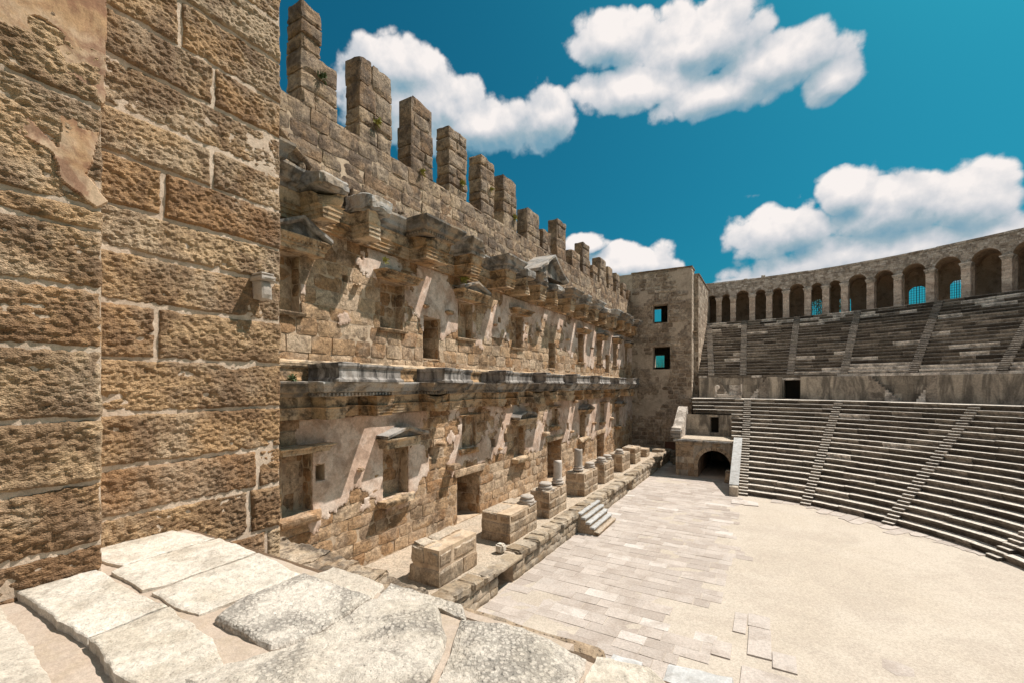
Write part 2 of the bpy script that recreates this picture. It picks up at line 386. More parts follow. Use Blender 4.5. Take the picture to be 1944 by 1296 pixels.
# cavea geometry shared
CX, CY = -1.5, 25.
_gt = [-40, 20, 40, 57, 64, 74, 88, 97, 110]; _gv = [.86, .88, .92, .945, .96, .99, 1.02, 1.04, 1.05]
def G(td): return np.interp(td, _gt, _gv)
def pol(r, td, z, d=0):
    rr = np.asarray(r)*G(td)-d; a = np.radians(td)
    return xyz(CX+rr*np.cos(a), CY+rr*np.sin(a), z)

# ------------------------------------------------------------------ near wall (at the left)
near = thing('ashlar_wall', (-4.95, 1.5, -1.4), 'coarse orange brown conglomerate wall filling the left edge, pale mortar joints', 'wall')
def dense_block(M, s0, s1, z0, z1, dout, cellsz, back, tint, parent, lo=.03, seed=0):
    nx = max(3, int((s1-s0)/cellsz)); nz = max(3, int((z1-z0)/cellsz))
    s = np.linspace(s0, s1, nx+1); z = np.linspace(z0, z1, nz+1)
    S, Z = np.meshgrid(s, z, indexing='ij'); S = S.ravel(); Z = Z.ravel()
    # ragged outline: the distance to the edge is warped with noise before the edge rolls back
    P = np.stack([S, Z, np.full_like(S, seed*1.7)], 1)
    wob = .020*fbm(P, 5, 3)+.010*fbm(P, 22, 2)
    ed = np.minimum(np.minimum(S-s0, s1-S), np.minimum(Z-z0, z1-Z))+wob+.004
    roll = np.clip(ed/.042, 0, 1); roll = np.sqrt(1-(1-roll)**2)
    Pn = P*np.array([.85, 1.15, 1])
    hgt = .028*fbm(Pn, 3.2, 3)+.020*(.45-cell(Pn, 15.))+.020*(.45-cell(Pn+5, 30.))+.012*fbm(Pn, 36, 2)
    hol = fbm(Pn, 7, 3); hgt -= .09*np.clip(hol-.30, 0, 1)
    D = dout*roll+hgt*roll-(1-roll)*.045
    F = gridF(nx, nz)
    return mk('stone_block', M(S, Z, D), F, M_near, parent, tint=tint, smooth=False)
MR = lambda s, z, d: xyz(-4.95+d, s, z)
ML = lambda s, z, d: xyz(-4.30+d, s, z)
zr = [-8.9, -8.3, -7.7, -7.1, -6.5, -5.9, -5.3, -4.7, -4.1, -3.55, -3.0, -2.5, -2.08, -1.65, -1.15, -.72, -.25, .235, .72, 1.18, 1.57, 2.02, 2.43, 2.86, 3.28, 3.75, 4.2, 4.7, 5.2, 5.8]
jy = {-2.08: [2.98], -1.65: [2.78], -1.15: [2.88], .235: [1.93], 1.57: [1.98], 2.02: [2.41], 2.86: [2.42], 3.28: [2.12], 4.2: [2.5], 4.7: [2.1]}
k = 0
mort = Acc()
for a, b in zip(zr, zr[1:]):
    cuts = [1.05]+jy.get(a, [])+[3.16]
    for y0, y1 in zip(cuts, cuts[1:]):
        k += 1; g_ = .012
        cs = .0135 if a > -2.2 else .05
        dense_block(MR, y0+g_, y1-g_, a+g_*.8, b-g_*.8, .028+random.uniform(-.008, .012), cs, 0, random.random(), near, seed=k)
zl = [-2.1, -1.39, -1.17, -.714, -.245, .26, .695, 1.13, 1.285, 2.05, 2.5, 2.95, 3.4, 3.9, 4.4, 5.0, 5.8]
for a, b in zip(zl, zl[1:]):
    for y0, y1 in ((-.9, .12), (.12, 1.345)):
        k += 1
        dense_block(ML, y0+.01, y1-.004, a+.008, b-.008, .03+random.uniform(-.006, .01), .0115 if y0 > 0 else .04, 0, random.random()*(1 if not (.6 < a < .75) else .3)+(.4 if .6 < a < .75 else 0), near, seed=k)
# mortar beds: the visible end faces and core behind
def mort_sheet(M, s0, s1, z0, z1, c, d=.0):
    nx = int((s1-s0)/c); nz = int((z1-z0)/c); S, Z = np.meshgrid(np.linspace(s0, s1, nx+1), np.linspace(z0, z1, nz+1), indexing='ij'); S = S.ravel(); Z = Z.ravel()
    return M(S, Z, d+.010*fbm(np.stack([S, Z, S*0], 1), 6, 3)), gridF(nx, nz)
V, F = mort_sheet(MR, 1.0, 3.13, -3.2, 5.8, .03, .004); mort.add(V, F)
V, F = mort_sheet(ML, -.9, 1.33, -1.6, 5.8, .03, .004); mort.add(V, F)
mort.add([(-4.98, 3.12, -9), (-8, 3.12, -9), (-8, 3.12, 5.8), (-4.98, 3.12, 5.8)], [(0, 1, 2, 3)])
mort.add([(-4.33, 1.335, -9), (-5.2, 1.335, -9), (-5.2, 1.335, 5.8), (-4.33, 1.335, 5.8)], [(0, 1, 2, 3)])
mort.add([(-4.4, -.9, 5.8), (-8, -.9, 5.8), (-8, 3.12, 5.8), (-5.0, 3.12, 5.8), (-5.0, 1.33, 5.8), (-4.4, 1.33, 5.8)], [(0, 1, 2, 3, 4, 5)])
mort.build('mortar', M_nmortar, near, smooth=True)
# end faces (facing +y) of the right pier in stone too
for a, b in zip(zr, zr[1:]):
    V, F = block(lambda s, z, d: xyz(s, 3.14+d, z), -6.4, -5.0, a+.01, b-.01, .03, -.05, 10, 4, .015)
    mk('stone_block', V, F, M_near, near, tint=random.random())
def inpoly(x, y, poly):
    r = np.zeros(len(x), bool); n = len(poly)
    for i in range(n):
        x0, y0 = poly[i]; x1, y1 = poly[(i+1) % n]
        c = ((y0 > y) != (y1 > y)) & (x < (x1-x0)*(y-y0)/(y1-y0+1e-12)+x0); r ^= c
    return r
def crust(name, M, s0, s1, z0, z1, c, maskf, d, mat, parent, amp=.006, fr=5, drop=.03):
    nx = int((s1-s0)/c); nz = int((z1-z0)/c)
    gs = np.linspace(s0, s1, nx+1); gz = np.linspace(z0, z1, nz+1)
    cs, cz = np.meshgrid((gs[1:]+gs[:-1])/2, (gz[1:]+gz[:-1])/2, indexing='ij')
    K = maskf(cs.ravel(), cz.ravel()).reshape(nx, nz)
    K2 = np.zeros((nx+2, nz+2), bool); K2[1:-1, 1:-1] = K
    # each connected remnant becomes a patch of its own
    lab = np.zeros((nx, nz), int); nl = 0; comps = []
    for i in range(nx):
        for j in range(nz):
            if K[i, j] and not lab[i, j]:
                nl += 1; st_ = [(i, j)]; lab[i, j] = nl; cells = []
                while st_:
                    a, b = st_.pop(); cells.append((a, b))
                    for p, q in ((a+1, b), (a-1, b), (a, b+1), (a, b-1)):
                        if 0 <= p < nx and 0 <= q < nz and K[p, q] and not lab[p, q]: lab[p, q] = nl; st_.append((p, q))
                if len(cells) >= 14: comps.append(cells)
    Kall = K
    for cells in comps:
        K = np.zeros((nx, nz), bool)
        ci = np.array(cells); K[ci[:, 0], ci[:, 1]] = True
        _crust_piece(name, M, gs, gz, K, c, d, mat, parent, amp, fr, drop)
def _crust_piece(name, M, gs, gz, K, c, d, mat, parent, amp, fr, drop):
    i0, i1 = np.nonzero(K.any(1))[0][[0, -1]]; j0, j1 = np.nonzero(K.any(0))[0][[0, -1]]
    K = K[i0:i1+1, j0:j1+1]; gs = gs[i0:i1+2]; gz = gz[j0:j1+2]; nx, nz = K.shape
    K2 = np.zeros((nx+2, nz+2), bool); K2[1:-1, 1:-1] = K
    S, Z = np.meshgrid(gs, gz, indexing='ij'); P = np.stack([S.ravel(), Z.ravel(), S.ravel()*0], 1)
    # vertices on the rim are rolled down
    vin = (K2[:-1, :-1].astype(int)+K2[1:, :-1]+K2[:-1, 1:]+K2[1:, 1:]).ravel()
    D = np.full(S.size, d)+amp*fbm(P, fr, 3)-np.where(vin < 4, amp*.8, 0)
    jit = c*.35*np.stack([vn(P/c*.7+9), vn(P/c*.7+77)], 1)
    Vt = M(S.ravel()+jit[:, 0], Z.ravel()+jit[:, 1], D); Vb = M(S.ravel()+jit[:, 0], Z.ravel()+jit[:, 1], D-drop)
    w_ = nz+1; F = []; N = S.size
    for i, j in zip(*np.nonzero(K)):
        a, b, c_, e = i*w_+j, (i+1)*w_+j, (i+1)*w_+j+1, i*w_+j+1
        F.append((a, b, c_, e))
        if not K2[i+1, j]: F.append((a, b, b+N, a+N))
        if not K2[i+1, j+2]: F.append((e, c_, c_+N, e+N))
        if not K2[i, j+1]: F.append((a, e, e+N, a+N))
        if not K2[i+2, j+1]: F.append((b, c_, c_+N, b+N))
    V = np.concatenate([Vt, Vb]); used = np.unique(np.array([v for f in F for v in f])); mp = -np.ones(len(V), int); mp[used] = np.arange(len(used))
    return mk(name, V[used], [tuple(int(mp[v]) for v in f) for f in F], mat, parent, smooth=False)
PL1 = [(0.3, 2.6), (0.3, 3.4), (1.36, 3.4), (1.38, 2.65), (1.35, 2.44), (1.36, 2.09), (1.2, 2.19), (1.1, 2.17), (1.06, 2.32), (0.9, 2.32), (0.7, 2.34)]
PL2 = [(1.03, 1.98), (1.12, 1.96), (1.2, 1.85), (1.31, 1.85), (1.29, 1.67), (1.23, 1.52), (1.36, 1.36), (1.28, 1.29), (1.1, 1.43), (1.06, 1.6), (0.87, 1.65), (.94, 1.79), (1.1, 1.65), (1.12, 1.81)]
def pm(poly, hole=None):
    def f(s, z):
        P = np.stack([s, z, s*0], 1); a = .035*fbm(P, 9, 3); b = .035*fbm(P+9, 9, 3)
        r = inpoly(s+a, z+b, poly)
        if hole: r &= (((s-hole[0])/hole[2])**2+((z-hole[1])/hole[3])**2+.5*fbm(P, 12, 2)) > 1
        return r
    return f
crust('plaster_patch', ML, .55, 1.36, 2.0, 3.3, .007, pm(PL1, (1.04, 2.42, .09, .07)), .036, M_nplast, near, amp=.02, fr=3, drop=.06)
crust('plaster_patch', ML, .8, 1.36, 1.25, 2.05, .007, pm(PL2), .036, M_nplast, near, amp=.015, fr=4, drop=.06)
# small carved console set into the pier
bp_ = Acc()
V, F = rbox(-4.93, -4.74, 2.80, 2.93, .93, 1.14, (3, 4, 4), .008, .012, 8); bp_.add(V, F)
V, F = rbox(-4.93, -4.70, 2.78, 2.95, 1.13, 1.19, (3, 4, 2), .004, .008, 8); bp_.add(V, F)
V, F = rbox(-4.93, -4.72, 2.79, 2.94, 1.19, 1.225, (3, 4, 2), .004, .008, 8); bp_.add(V, F)
bp_.build('carved_console', M_colm, near, label='small pale carved stone let into the rough wall')

# ------------------------------------------------------------------ terrace in the foreground
terr = thing('terrace', (-2, 1, -9), None, None, kind='structure')
def slab(poly, z, th, mat, parent, rise=.03, rough=.008, name='paving_slab', rings=26, per=.024, wob=.02, sink=.03, tilt=(0, 0)):
    poly = np.array(poly); n = len(poly); pts = []
    for i in range(n):
        a, b = poly[i], poly[(i+1) % n]; m = max(1, int(np.hypot(*(b-a))/per))
        for q in range(m): pts.append(a+(b-a)*q/m)
    pts = np.array(pts); P3 = np.concatenate([pts, np.full((len(pts), 1), z)], 1)
    pts = pts+wob*np.stack([fbm(P3, 7, 3), fbm(P3+33, 7, 3)], 1)
    c = pts.mean(0); ts = sorted(set([*np.linspace(.08, .9, rings), .94, .97, 1.0]))
    V = [np.array([[c[0], c[1], 0]])]; drop = [np.zeros(1)]
    for tt in ts:
        V.append(np.concatenate([c+(pts-c)*tt, np.zeros((len(pts), 1))], 1)); drop.append(np.full(len(pts), sink if tt > .995 else sink*.3 if tt > .96 else 0))
    V = np.concatenate(V); drop = np.concatenate(drop)
    V[:, 2] = z+rise+rough*fbm(V, 2.5, 3)*2+rough*.5*fbm(V, 9, 3)+.0035*fbm(V, 40, 2)-(.016 if mat is M_slabg else .005)*np.clip(.33-cell(V*np.array([1, 1, 0])+3, 24), 0, 1)-drop*(.6+.6*fbm(V, 6, 2))+(V[:, 0]-c[0])*tilt[0]+(V[:, 1]-c[1])*tilt[1]
    m = len(pts); F = [(0, 1+i, 1+(i+1) % m) for i in range(m)]
    for k_ in range(len(ts)-1):
        o = 1+k_*m; F += [(o+i, o+m+i, o+m+(i+1) % m, o+(i+1) % m) for i in range(m)]
    o = 1+(len(ts)-1)*m; B = V[o:o+m].copy(); B[:, 2] = z-th; N = len(V)
    V = np.concatenate([V, B]); F += [(o+i, N+i, N+(i+1) % m, o+(i+1) % m) for i in range(m)]
    return mk(name, V, F, mat, parent, tint=random.random(), smooth=False)
k_ = 1.4/1.72
def sc_(p): return [(x*k_, y*k_) for x, y in p]
SL = {'A': [(-6.1, 1.7), (-6.06, 2.53), (-5.6, 2.60), (-5.36, 2.64), (-5.30, 1.80), (-5.51, 1.74)],
 'B': [(-5.27, 1.78), (-5.32, 2.66), (-4.55, 2.63), (-4.47, 1.96), (-4.49, 1.79), (-4.53, 1.67), (-5.2, 1.69)],
 'C': [(-4.40, 1.69), (-4.44, 1.93), (-4.50, 2.63), (-3.69, 2.54), (-3.65, 2.08), (-3.70, 1.71), (-3.9, 1.67)],
 'D': [(-5.3, 1.11), (-5.3, 1.60), (-4.53, 1.58), (-3.95, 1.61), (-3.90, 1.15), (-4.37, 1.13)],
 'D2': [(-3.88, 1.15), (-3.92, 1.61), (-3.2, 1.55), (-2.75, 1.42), (-2.9, 1.1), (-3.3, 1.08)],
 'F': [(-6.5, -.4), (-6.4, .9), (-5.2, 1.0), (-4.3, .96), (-3.6, .90), (-2.6, .85), (-2.5, -.4)],
 'K': [(-2.55, -.4), (-2.45, 1.0), (-1.9, 1.25), (-.2, 1.2), (.9, 1.0), (1.0, -.4)]}
for q, p in SL.items():
    slab(sc_(p), -1.4, .12, M_slab, terr, rise=.012+(.03 if q in 'DD2' else 0), rough=.006 if q != 'F' else .008, tilt=(0, .0), sink=.012 if q in 'ABCD2' else .03)
slab(sc_([(-3.50, 1.72), (-3.62, 1.92), (-3.64, 2.54), (-2.76, 2.52), (-2.70, 1.88), (-2.80, 1.70)]), -1.4, .14, M_slabg, terr, rise=.03, rough=.010, sink=.04)
slab(sc_([(-2.95, 1.22), (-2.74, 1.62), (-2.66, 1.86), (-2.72, 2.50), (-2.2, 2.68), (-1.88, 2.40), (-1.60, 1.78), (-1.50, 1.25)]), -1.4, .2, M_slabg, terr, rise=.045, rough=.024, sink=.05, rings=34)
slab(sc_([(-3.62, 2.56), (-3.6, 2.82), (-2.9, 2.80), (-2.75, 2.54)]), -1.4, .2, M_slab, terr, rise=-.01, rough=.010, sink=.03)
slab(sc_([(-2.74, 2.54), (-2.88, 2.84), (-2.05, 2.82), (-1.9, 2.66), (-2.2, 2.70)]), -1.4, .2, M_slabg, terr, rise=-.005, rough=.012, sink=.04)
slab(sc_([(-1.46, 1.22), (-1.57, 1.8), (-1.85, 2.42), (-1.97, 2.68), (-1.40, 2.76), (-.97, 2.70), (-.88, 1.9), (-.92, 1.2)]), -1.4, .25, M_slabg, terr, rise=.0, rough=.025, sink=.08, rings=30)
slab(sc_([(-.89, 1.2), (-.84, 1.9), (-.93, 2.7), (-.62, 2.75), (-.38, 2.6), (-.42, 1.2)]), -1.4, .3, M_slab, terr, rise=.035, rough=.03, sink=.1, rings=28)
slab(sc_([(-.41, 1.2), (-.37, 2.55), (-.1, 2.5), (.3, 2.3), (.35, 1.3)]), -1.4, .3, M_slabg, terr, rise=.015, rough=.03, sink=.1)
# grout bed and the mass of the terrace below it
xs = np.linspace(-5.2, 1.2, 160); ys = np.linspace(-.5, 2.27, 80); X, Y = np.meshgrid(xs, ys, indexing='ij'); X = X.ravel(); Y = Y.ravel(); Pq = np.stack([X, Y, X*0], 1)
mk('grout_bed', np.stack([X, Y, -1.415+.018*fbm(Pq, 3, 3)-np.where(Y > 2.18, .06, 0)], 1), gridF(159, 79), M_grout, terr, smooth=True)
Mf = lambda s, z, d: xyz(s, 2.26+d, z)
A = panel(Mf, -4.9, 1.2, -9, -1.44, (), -.02); A.add([(1.2, 2.2, -9), (1.2, -.5, -9), (1.2, -.5, -1.44), (1.2, 2.2, -1.44)], [(0, 1, 2, 3)])
A.build('core', M_grout, terr)
for r_ in courses(-4.9, 1.2, -9, -1.5, .5, .7, 1.3):
    V, F = block(Mf, r_[0]+.01, r_[1]-.01, r_[2]+.01, r_[3]-.01, .02, -.05, 5, 3, .02, .03); mk('stone_block', V, F, M_rough, terr, tint=random.random())
# ledges below the rim
for (x0, x1, y0, y1, z1, m_) in ((-2.15, -.97, 2.26, 2.46, -1.52, M_grout), (-2.2, -.85, 2.5, 2.66, -1.62, M_rough), (-.95, -.60, 2.28, 2.5, -1.60, M_slabg), (-.58, .3, 2.26, 2.45, -1.66, M_slabg)):
    V, F = rbox(x0, x1, y0, y1, -9 if z1 < -1.7 else z1-.5, z1, (24, 6, 8), .012, .02, 5, octv=3); mk('ledge_stone', V, F, m_, terr, tint=random.random(), smooth=False)

# rubble wall beyond the rim
rub = thing('rubble_wall', (-6, 4.9, -9), 'low rough rubble wall with dark lichened top behind the white terrace slabs', 'wall')
zrt = lambda x: float(np.interp(x, [-9, -7.2, -5.8, -4.6, -3.5], [-2.54, -2.56, -2.58, -2.66, -2.84]))
V, F = rbox(-9.3, -2.75, 3.95, 4.5, -9, -3.2, (60, 6, 40), .05, .05, 2.5, octv=4); mk('wall_core', V, F, M_rough, rub)
xx = -9.2
while xx < -2.9:
    L = random.uniform(.35, .8); x1 = min(xx+L, -2.7)
    V, F = rbox(xx-.03, x1+.03, 3.86+random.uniform(-.06, .06), 4.56, -3.5, zrt((xx+x1)/2)+random.uniform(-.03, .02), (24, 22, 20), .05, .045, 4.5, octv=5)
    V[:, 2] -= np.clip(4.5-V[:, 1], 0, 1)*.10*(V[:, 2] > -3.2); V += (.028*(.4-cell(V, 11.)))[:, None]*np.array([0, -.5, 1])
    mk('stone_block', V, F, M_rough, rub, tint=random.random()); xx += L
# ------------------------------------------------------------------ loose marble pieces near the terrace rim
V, F = rbox(-.52, -.16, 2.50, 2.80, -2.4, -1.66, (8, 8, 14), .003, .012, 4, top=lambda P: np.stack([P[:, 0]+(-1.66-P[:, 2])*(-.10)*np.sign(P[:, 0]+.33)*-1, P[:, 1], P[:, 2]+(P[:, 0]+.33)*.10], 1))
tag(mk('marble_block', V, F, M_marb, tint=.9), 'clean white marble block standing at the rim at the bottom right of the terrace', 'stone block')
V, F = rbox(-1.03, -.86, 2.56, 2.78, -2.3, -1.74, (6, 6, 6), .006, .01, 5)
tag(mk('marble_slab', V, F, M_marb, tint=.2), 'small grey veined marble slab lying between the ledge and the pale marble slab', 'stone slab')
V, F = rbox(-.86, -.66, 2.60, 2.80, -2.3, -1.72, (6, 6, 6), .005, .01, 5)
tag(mk('marble_slab', V, F, M_marb, tint=.9), 'plain white marble slab beside the grey veined one behind the rough rim stones', 'stone slab')

# ------------------------------------------------------------------ stage building wall
stage = thing('stage_building', (-15, 31, -9), 'tall sunlit facade of the ancient stage building, two tiers of niches and broken entablature', 'building')
MS = lambda s, z, d: xyz(-15+d, s, z)
N = []   # openings: (y0, y1, z0, z1, depth, kind)
low = [(9.6, 10.8, -4.75, -2.5, .55), (14.4, 15.95, -5.15, -2.83, .55), (20.3, 21.8, -3.6, -1.85, .25), (26.3, 27.8, -5.0, -2.75, .5), (32.4, 33.7, -3.3, -1.9, .3),
       (38.6, 40.0, -4.9, -2.7, .5), (44.4, 45.8, -3.8, -1.9, .3), (49.9, 51.3, -4.7, -2.5, .5)]
doors = [(19.95, 22.2, -7.75, -5.15, 2.6), (31.7, 34.4, -7.75, -4.5, 2.6), (43.5, 45.7, -7.75, -5.05, 2.6)]
upp = [(9.1, 10.3, 2.65, 4.74, .5), (14.25, 15.7, 2.55, 4.7, .5), (20.0, 21.4, 2.65, 4.7, .5), (26.0, 27.5, 2.56, 4.75, .5), (38.1, 39.6, 2.1, 4.75, .5), (43.4, 44.8, 2.2, 4.6, .5), (48.8, 50.3, 2.2, 4.75, .5), (53.6, 54.8, 2.2, 4.6, .5)]
udoor = [(17.1, 18.35, 1.35, 3.42, 2.0), (31.9, 33.2, 1.35, 3.4, 2.0), (46.1, 47.6, 1.35, 3.3, 2.0)]
holes = [(10.95, 11.35, -3.7, -3.1, .5), (17.5, 17.9, -3.7, -3.2, .5), (23.4, 23.9, -3.9, -3.4, .6), (25.0, 25.4, -3.7, -3.2, .5), (35.5, 35.9, -3.8, -3.3, .5), (12.2, 12.5, 4.2, 4.5, .3), (24.2, 24.5, 4.0, 4.3, .3)]
OPS = low+doors+upp+udoor+holes
A = panel(MS, 2.5, 57.2, -9, 10.5, OPS, -.022, depth=.5)
A.add([(-15.0, 2.5, 10.42), (-16.1, 2.5, 10.42), (-16.1, 57.2, 10.42), (-15.0, 57.2, 10.42)], [(0, 1, 2, 3)])
A.add([(-17.9, 2.5, -9), (-17.9, 57.2, -9), (-16.1, 57.2, 10.42), (-16.1, 2.5, 10.42)], [(0, 1, 2, 3)])
A.build('wall_core', M_mort, stage)
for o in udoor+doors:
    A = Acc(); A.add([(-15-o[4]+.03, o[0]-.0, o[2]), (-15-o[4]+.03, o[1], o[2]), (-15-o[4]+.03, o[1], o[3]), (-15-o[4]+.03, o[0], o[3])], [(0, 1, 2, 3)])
    A.build('dark_passage', M_dark, stage)  # near-black sheet at the doorway back, painting the shade of the passage
rects = []
for (za, zb, h, l0, l1) in ((-7.75, -1.25, .56, .75, 1.5), (-1.25, 7.3, .60, .8, 1.35), (7.3, 10.5, .62, .8, 1.5)):
    rects += courses(2.6, 57.1, za, zb, h, l0, l1, OPS, .1)
def score(r): 
    y = (r[0]+r[1])/2; return (r[1]-r[0])*(r[3]-r[2])/(y*.87+7.5)**3 if y > 9.3 else 0
rects.sort(key=score, reverse=True)
Aw, Ag = Acc(), Acc()
for i, r_ in enumerate(rects):
    g_ = random.uniform(.009, .024); y = (r_[0]+r_[1])/2
    n_ = (6, 4) if i < 300 else (4, 3) if y < 35 else (3, 2)
    pr = random.uniform(-.012, .03)
    V, F = block(MS, r_[0]+g_, r_[1]-g_, r_[2]+g_, r_[3]-g_, .012+pr, -.05, n_[0], n_[1], .024, .018, .03)
    m_ = M_wallg if r_[2] > 6.9 else M_wall; tn = random.random()
    if i < 300: mk('stone_block', V, F, m_, stage, tint=tn)
    else: (Ag if r_[2] > 6.9 else Aw).add(V, F, tn)
Aw.build('stone_facing', M_wall, stage, kind='stuff'); Ag.build('upper_stone_facing', M_wallg, stage, kind='stuff')
# blocks lining the sides and backs of the niches and doorways
for o in low[:6]+upp[:5]+doors+udoor:
    A = Acc()
    for r_ in courses(-15-o[4]+.02, -15.02, o[2], o[3], .55, .6, 1.2):
        V, F = block(lambda s, z, d: xyz(s, o[1]-d, z), r_[0]+.015, r_[1]-.015, r_[2]+.015, r_[3]-.015, .03, -.02, 3, 2, .015); A.add(V, F, random.random())
    if o in low[:6]+upp[:5]:
        for r_ in courses(o[0], o[1], o[2], o[3], .6, .5, .9):
            V, F = block(MS, r_[0]+.015, r_[1]-.015, r_[2]+.015, r_[3]-.015, -o[4]+.03, -o[4]-.02, 3, 2, .015); A.add(V, F, random.random())
    A.build('niche_lining' if o not in doors+udoor else 'doorway_lining', M_wall, stage)
# plaster remains
def inops(s, z, pad=.0):
    r = np.zeros(len(s), bool)
    for o in OPS: r |= (s > o[0]-pad) & (s < o[1]+pad) & (z > o[2]-pad) & (z < o[3]+pad)
    return r
def plas(zlo, zhi, bias, fr, seed):
    def f(s, z):
        P = np.stack([s, z, np.full_like(s, seed)], 1); n_ = fbm(P, fr, 5, .55)
        tz = (z-zlo)/(zhi-zlo); edge = np.minimum(tz*2.2, 1)-1
        b = bias(s, z) if callable(bias) else bias
        return (n_+b+edge*.8 > 0) & ~inops(s, z, .03) & (z > zlo) & (z < zhi)
    return f
bl = lambda s, z: np.interp(s, [9, 10.8, 14, 17.3, 18.5, 26, 40, 57], [-.35, .36, .22, .10, -.05, .05, .20, .2])
bu = lambda s, z: np.interp(s, [9, 12, 14, 20, 30, 40, 57], [-.15, .0, .14, .16, .10, .25, .25])
for a, b, c in ((9.0, 17.5, .06), (17.5, 30, .09), (30, 57, .16)):
    crust('plaster_patch', MS, a, b, -6.6, -1.3, c, plas(-6.6, -1.3, bl, .45, 3.3), .058, M_plast, stage, amp=.02, fr=1.5, drop=.06)
    crust('plaster_patch', MS, a, b, 1.6, 5.9, c, plas(1.4, 5.9, bu, .5, 8.1), .058, M_plast, stage, amp=.02, fr=1.5, drop=.06)

# mouldings: a U shaped profile round a projecting block
def ressaut(y0, y1, xb, xf, prof, name, mat, parent, rough=.02, step=.22, chop=0., tint=None, dent=None):
    if chop: dent = None
    A = Acc(); rings = []
    def path(o):
        p = []
        a, b, c, e = (xb, y0-o), (xf+o, y0-o), (xf+o, y1+o), (xb, y1+o)
        for (q, r_), n_ in (((a, b), max(1, int((xf-xb)/step))), ((b, c), max(1, int((y1-y0)/step))), ((c, e), max(1, int((xf-xb)/step)))):
            for i in range(n_): p.append((q[0]+(r_[0]-q[0])*i/n_, q[1]+(r_[1]-q[1])*i/n_))
        p.append(e); return p
    for (o, z) in prof: rings.append([(x, y, z) for x, y in path(o)])
    m_ = len(rings[0]); V = np.array([p for r_ in rings for p in r_]); F = []
    for k in range(len(rings)-1): F += [(k*m_+i, k*m_+i+1, (k+1)*m_+i+1, (k+1)*m_+i) for i in range(m_-1)]
    F.append(tuple(range(m_))); F.append(tuple((len(rings)-1)*m_+i for i in range(m_)))
    nn = np.stack([fbm(V+q, 1.6, 3) for q in (0, 40, 80)], 1); V = V+nn*rough
    if chop:
        # a broken corner: everything beyond a slanted plane is pushed back to it
        sgn = 1 if random.random() < .5 else -1
        nrm = np.array([random.uniform(.6, 1), sgn*random.uniform(.3, .9), random.uniform(.1, .6)]); nrm /= np.linalg.norm(nrm)
        cpt = np.array([xf, y0 if sgn < 0 else y1, prof[-1][1]])-nrm*chop
        dd = (V-cpt)@nrm+.08*fbm(V, 3, 2); V = V-np.clip(dd, 0, None)[:, None]*nrm
    A.add(V, F)
    if dent:
        zd, hd, od = dent; q = y0
        while q < y1-.08:
            P, FF = rbox(xf+od-.02, xf+od+.07, q, q+.09, zd, zd+hd, (1, 1, 1), 0, 0); A.add(P, FF); q += .17
        q = xb+.1
        while q < xf:
            for yy in (y0-od,):
                P, FF = rbox(q, q+.09, yy-.07, yy+.02, zd, zd+hd, (1, 1, 1), 0, 0); A.add(P, FF)
            q += .17
    return A.build(name, mat, parent, smooth=False) if tint is None else mk(name, np.concatenate(A.V), A.F, mat, parent, tint=tint)
def strip(y0, y1, xb, prof, name, mat, parent, rough=.015, step=.4):
    """a straight moulding along the wall"""
    n_ = max(1, int((y1-y0)/step)); V = []; F = []
    for i in range(n_+1):
        y = y0+(y1-y0)*i/n_
        for (o, z) in prof: V.append((xb+o, y, z))
    m_ = len(prof)
    for i in range(n_): F += [(i*m_+k, (i+1)*m_+k, (i+1)*m_+k+1, i*m_+k+1) for k in range(m_-1)]
    F.append(tuple(range(m_))); F.append(tuple(n_*m_+k for k in range(m_)))
    V = np.array(V); V = V+np.stack([fbm(V+q, 1.6, 3) for q in (0, 40, 80)], 1)*rough*np.array([1, 0, 1])
    return mk(name, V, F, mat, parent, tint=random.random())
def fascia(z0, z1): h = z1-z0; return [(0, z0), (0, z0+h*.3), (.04, z0+h*.3), (.04, z0+h*.62), (.08, z0+h*.62), (.08, z0+h*.9), (.14, z1)]
ARCH_L = fascia(-1.25, -.82); FRZ_L = [(.02, -.82), (.02, -.75), (.06, -.6), (.07, -.47), (.12, -.43)]
COR_L = [(.02, -.44), (.10, -.40), (.10, -.30), (.26, -.25), (.30, -.10), (.36, -.04), (.42, .06), (.42, .12), (0, .14)]
POD = [(0, .12), (.10, .12), (.10, .20), (.03, .25), (.0, .30), (.0, .60), (.05, .63), (.08, .70), (.08, .77)]
ARCH_U = fascia(5.92, 6.42); FRZ_U = [(.02, 6.42), (.05, 6.5), (.1, 6.7), (.1, 6.85), (.15, 6.92)]
COR_U = [(.04, 6.92), (.12, 6.95), (.12, 7.08), (.32, 7.16), (.36, 7.34), (.44, 7.42), (.52, 7.55), (.52, 7.64), (.1, 7.72)]
def addo(p, o): return [(a+o, b) for a, b in p]
# lower order
strip(2.6, 57, -15, [(0, -1.25)]+addo(ARCH_L, .32)+[(0, -.8)], 'architrave', M_frieze, stage)
strip(2.6, 57, -15, [(0, -.82)]+addo(FRZ_L, .28)+[(0, -.4)], 'frieze', M_frieze, stage)
a = 2.6
while a < 57:
    b = min(57, a+random.uniform(1.6, 3.0))
    strip(a+.01, b-.01, -15+.0, [(0, -.44)]+addo(COR_L, .42+random.uniform(-.05, .05)), 'cornice', M_corn, stage, .03, .25); a = b
strip(2.6, 57, -15, [(0, .12)]+addo(POD, .22)+[(0, .77)], 'podium', M_frieze, stage)
strip(2.6, 57, -15, [(0, .77), (.3, .79), (.28, .86), (.1, .93), (0, .95)], 'podium_coping', M_frieze, stage)
PODS = [(4.6, 7.6), (10.5, 13.6), (16.4, 18.6), (22.0, 25.3), (27.4, 30.5), (33.1, 36.5), (38.7, 42.0), (44.8, 47.3), (50.2, 52.8)]
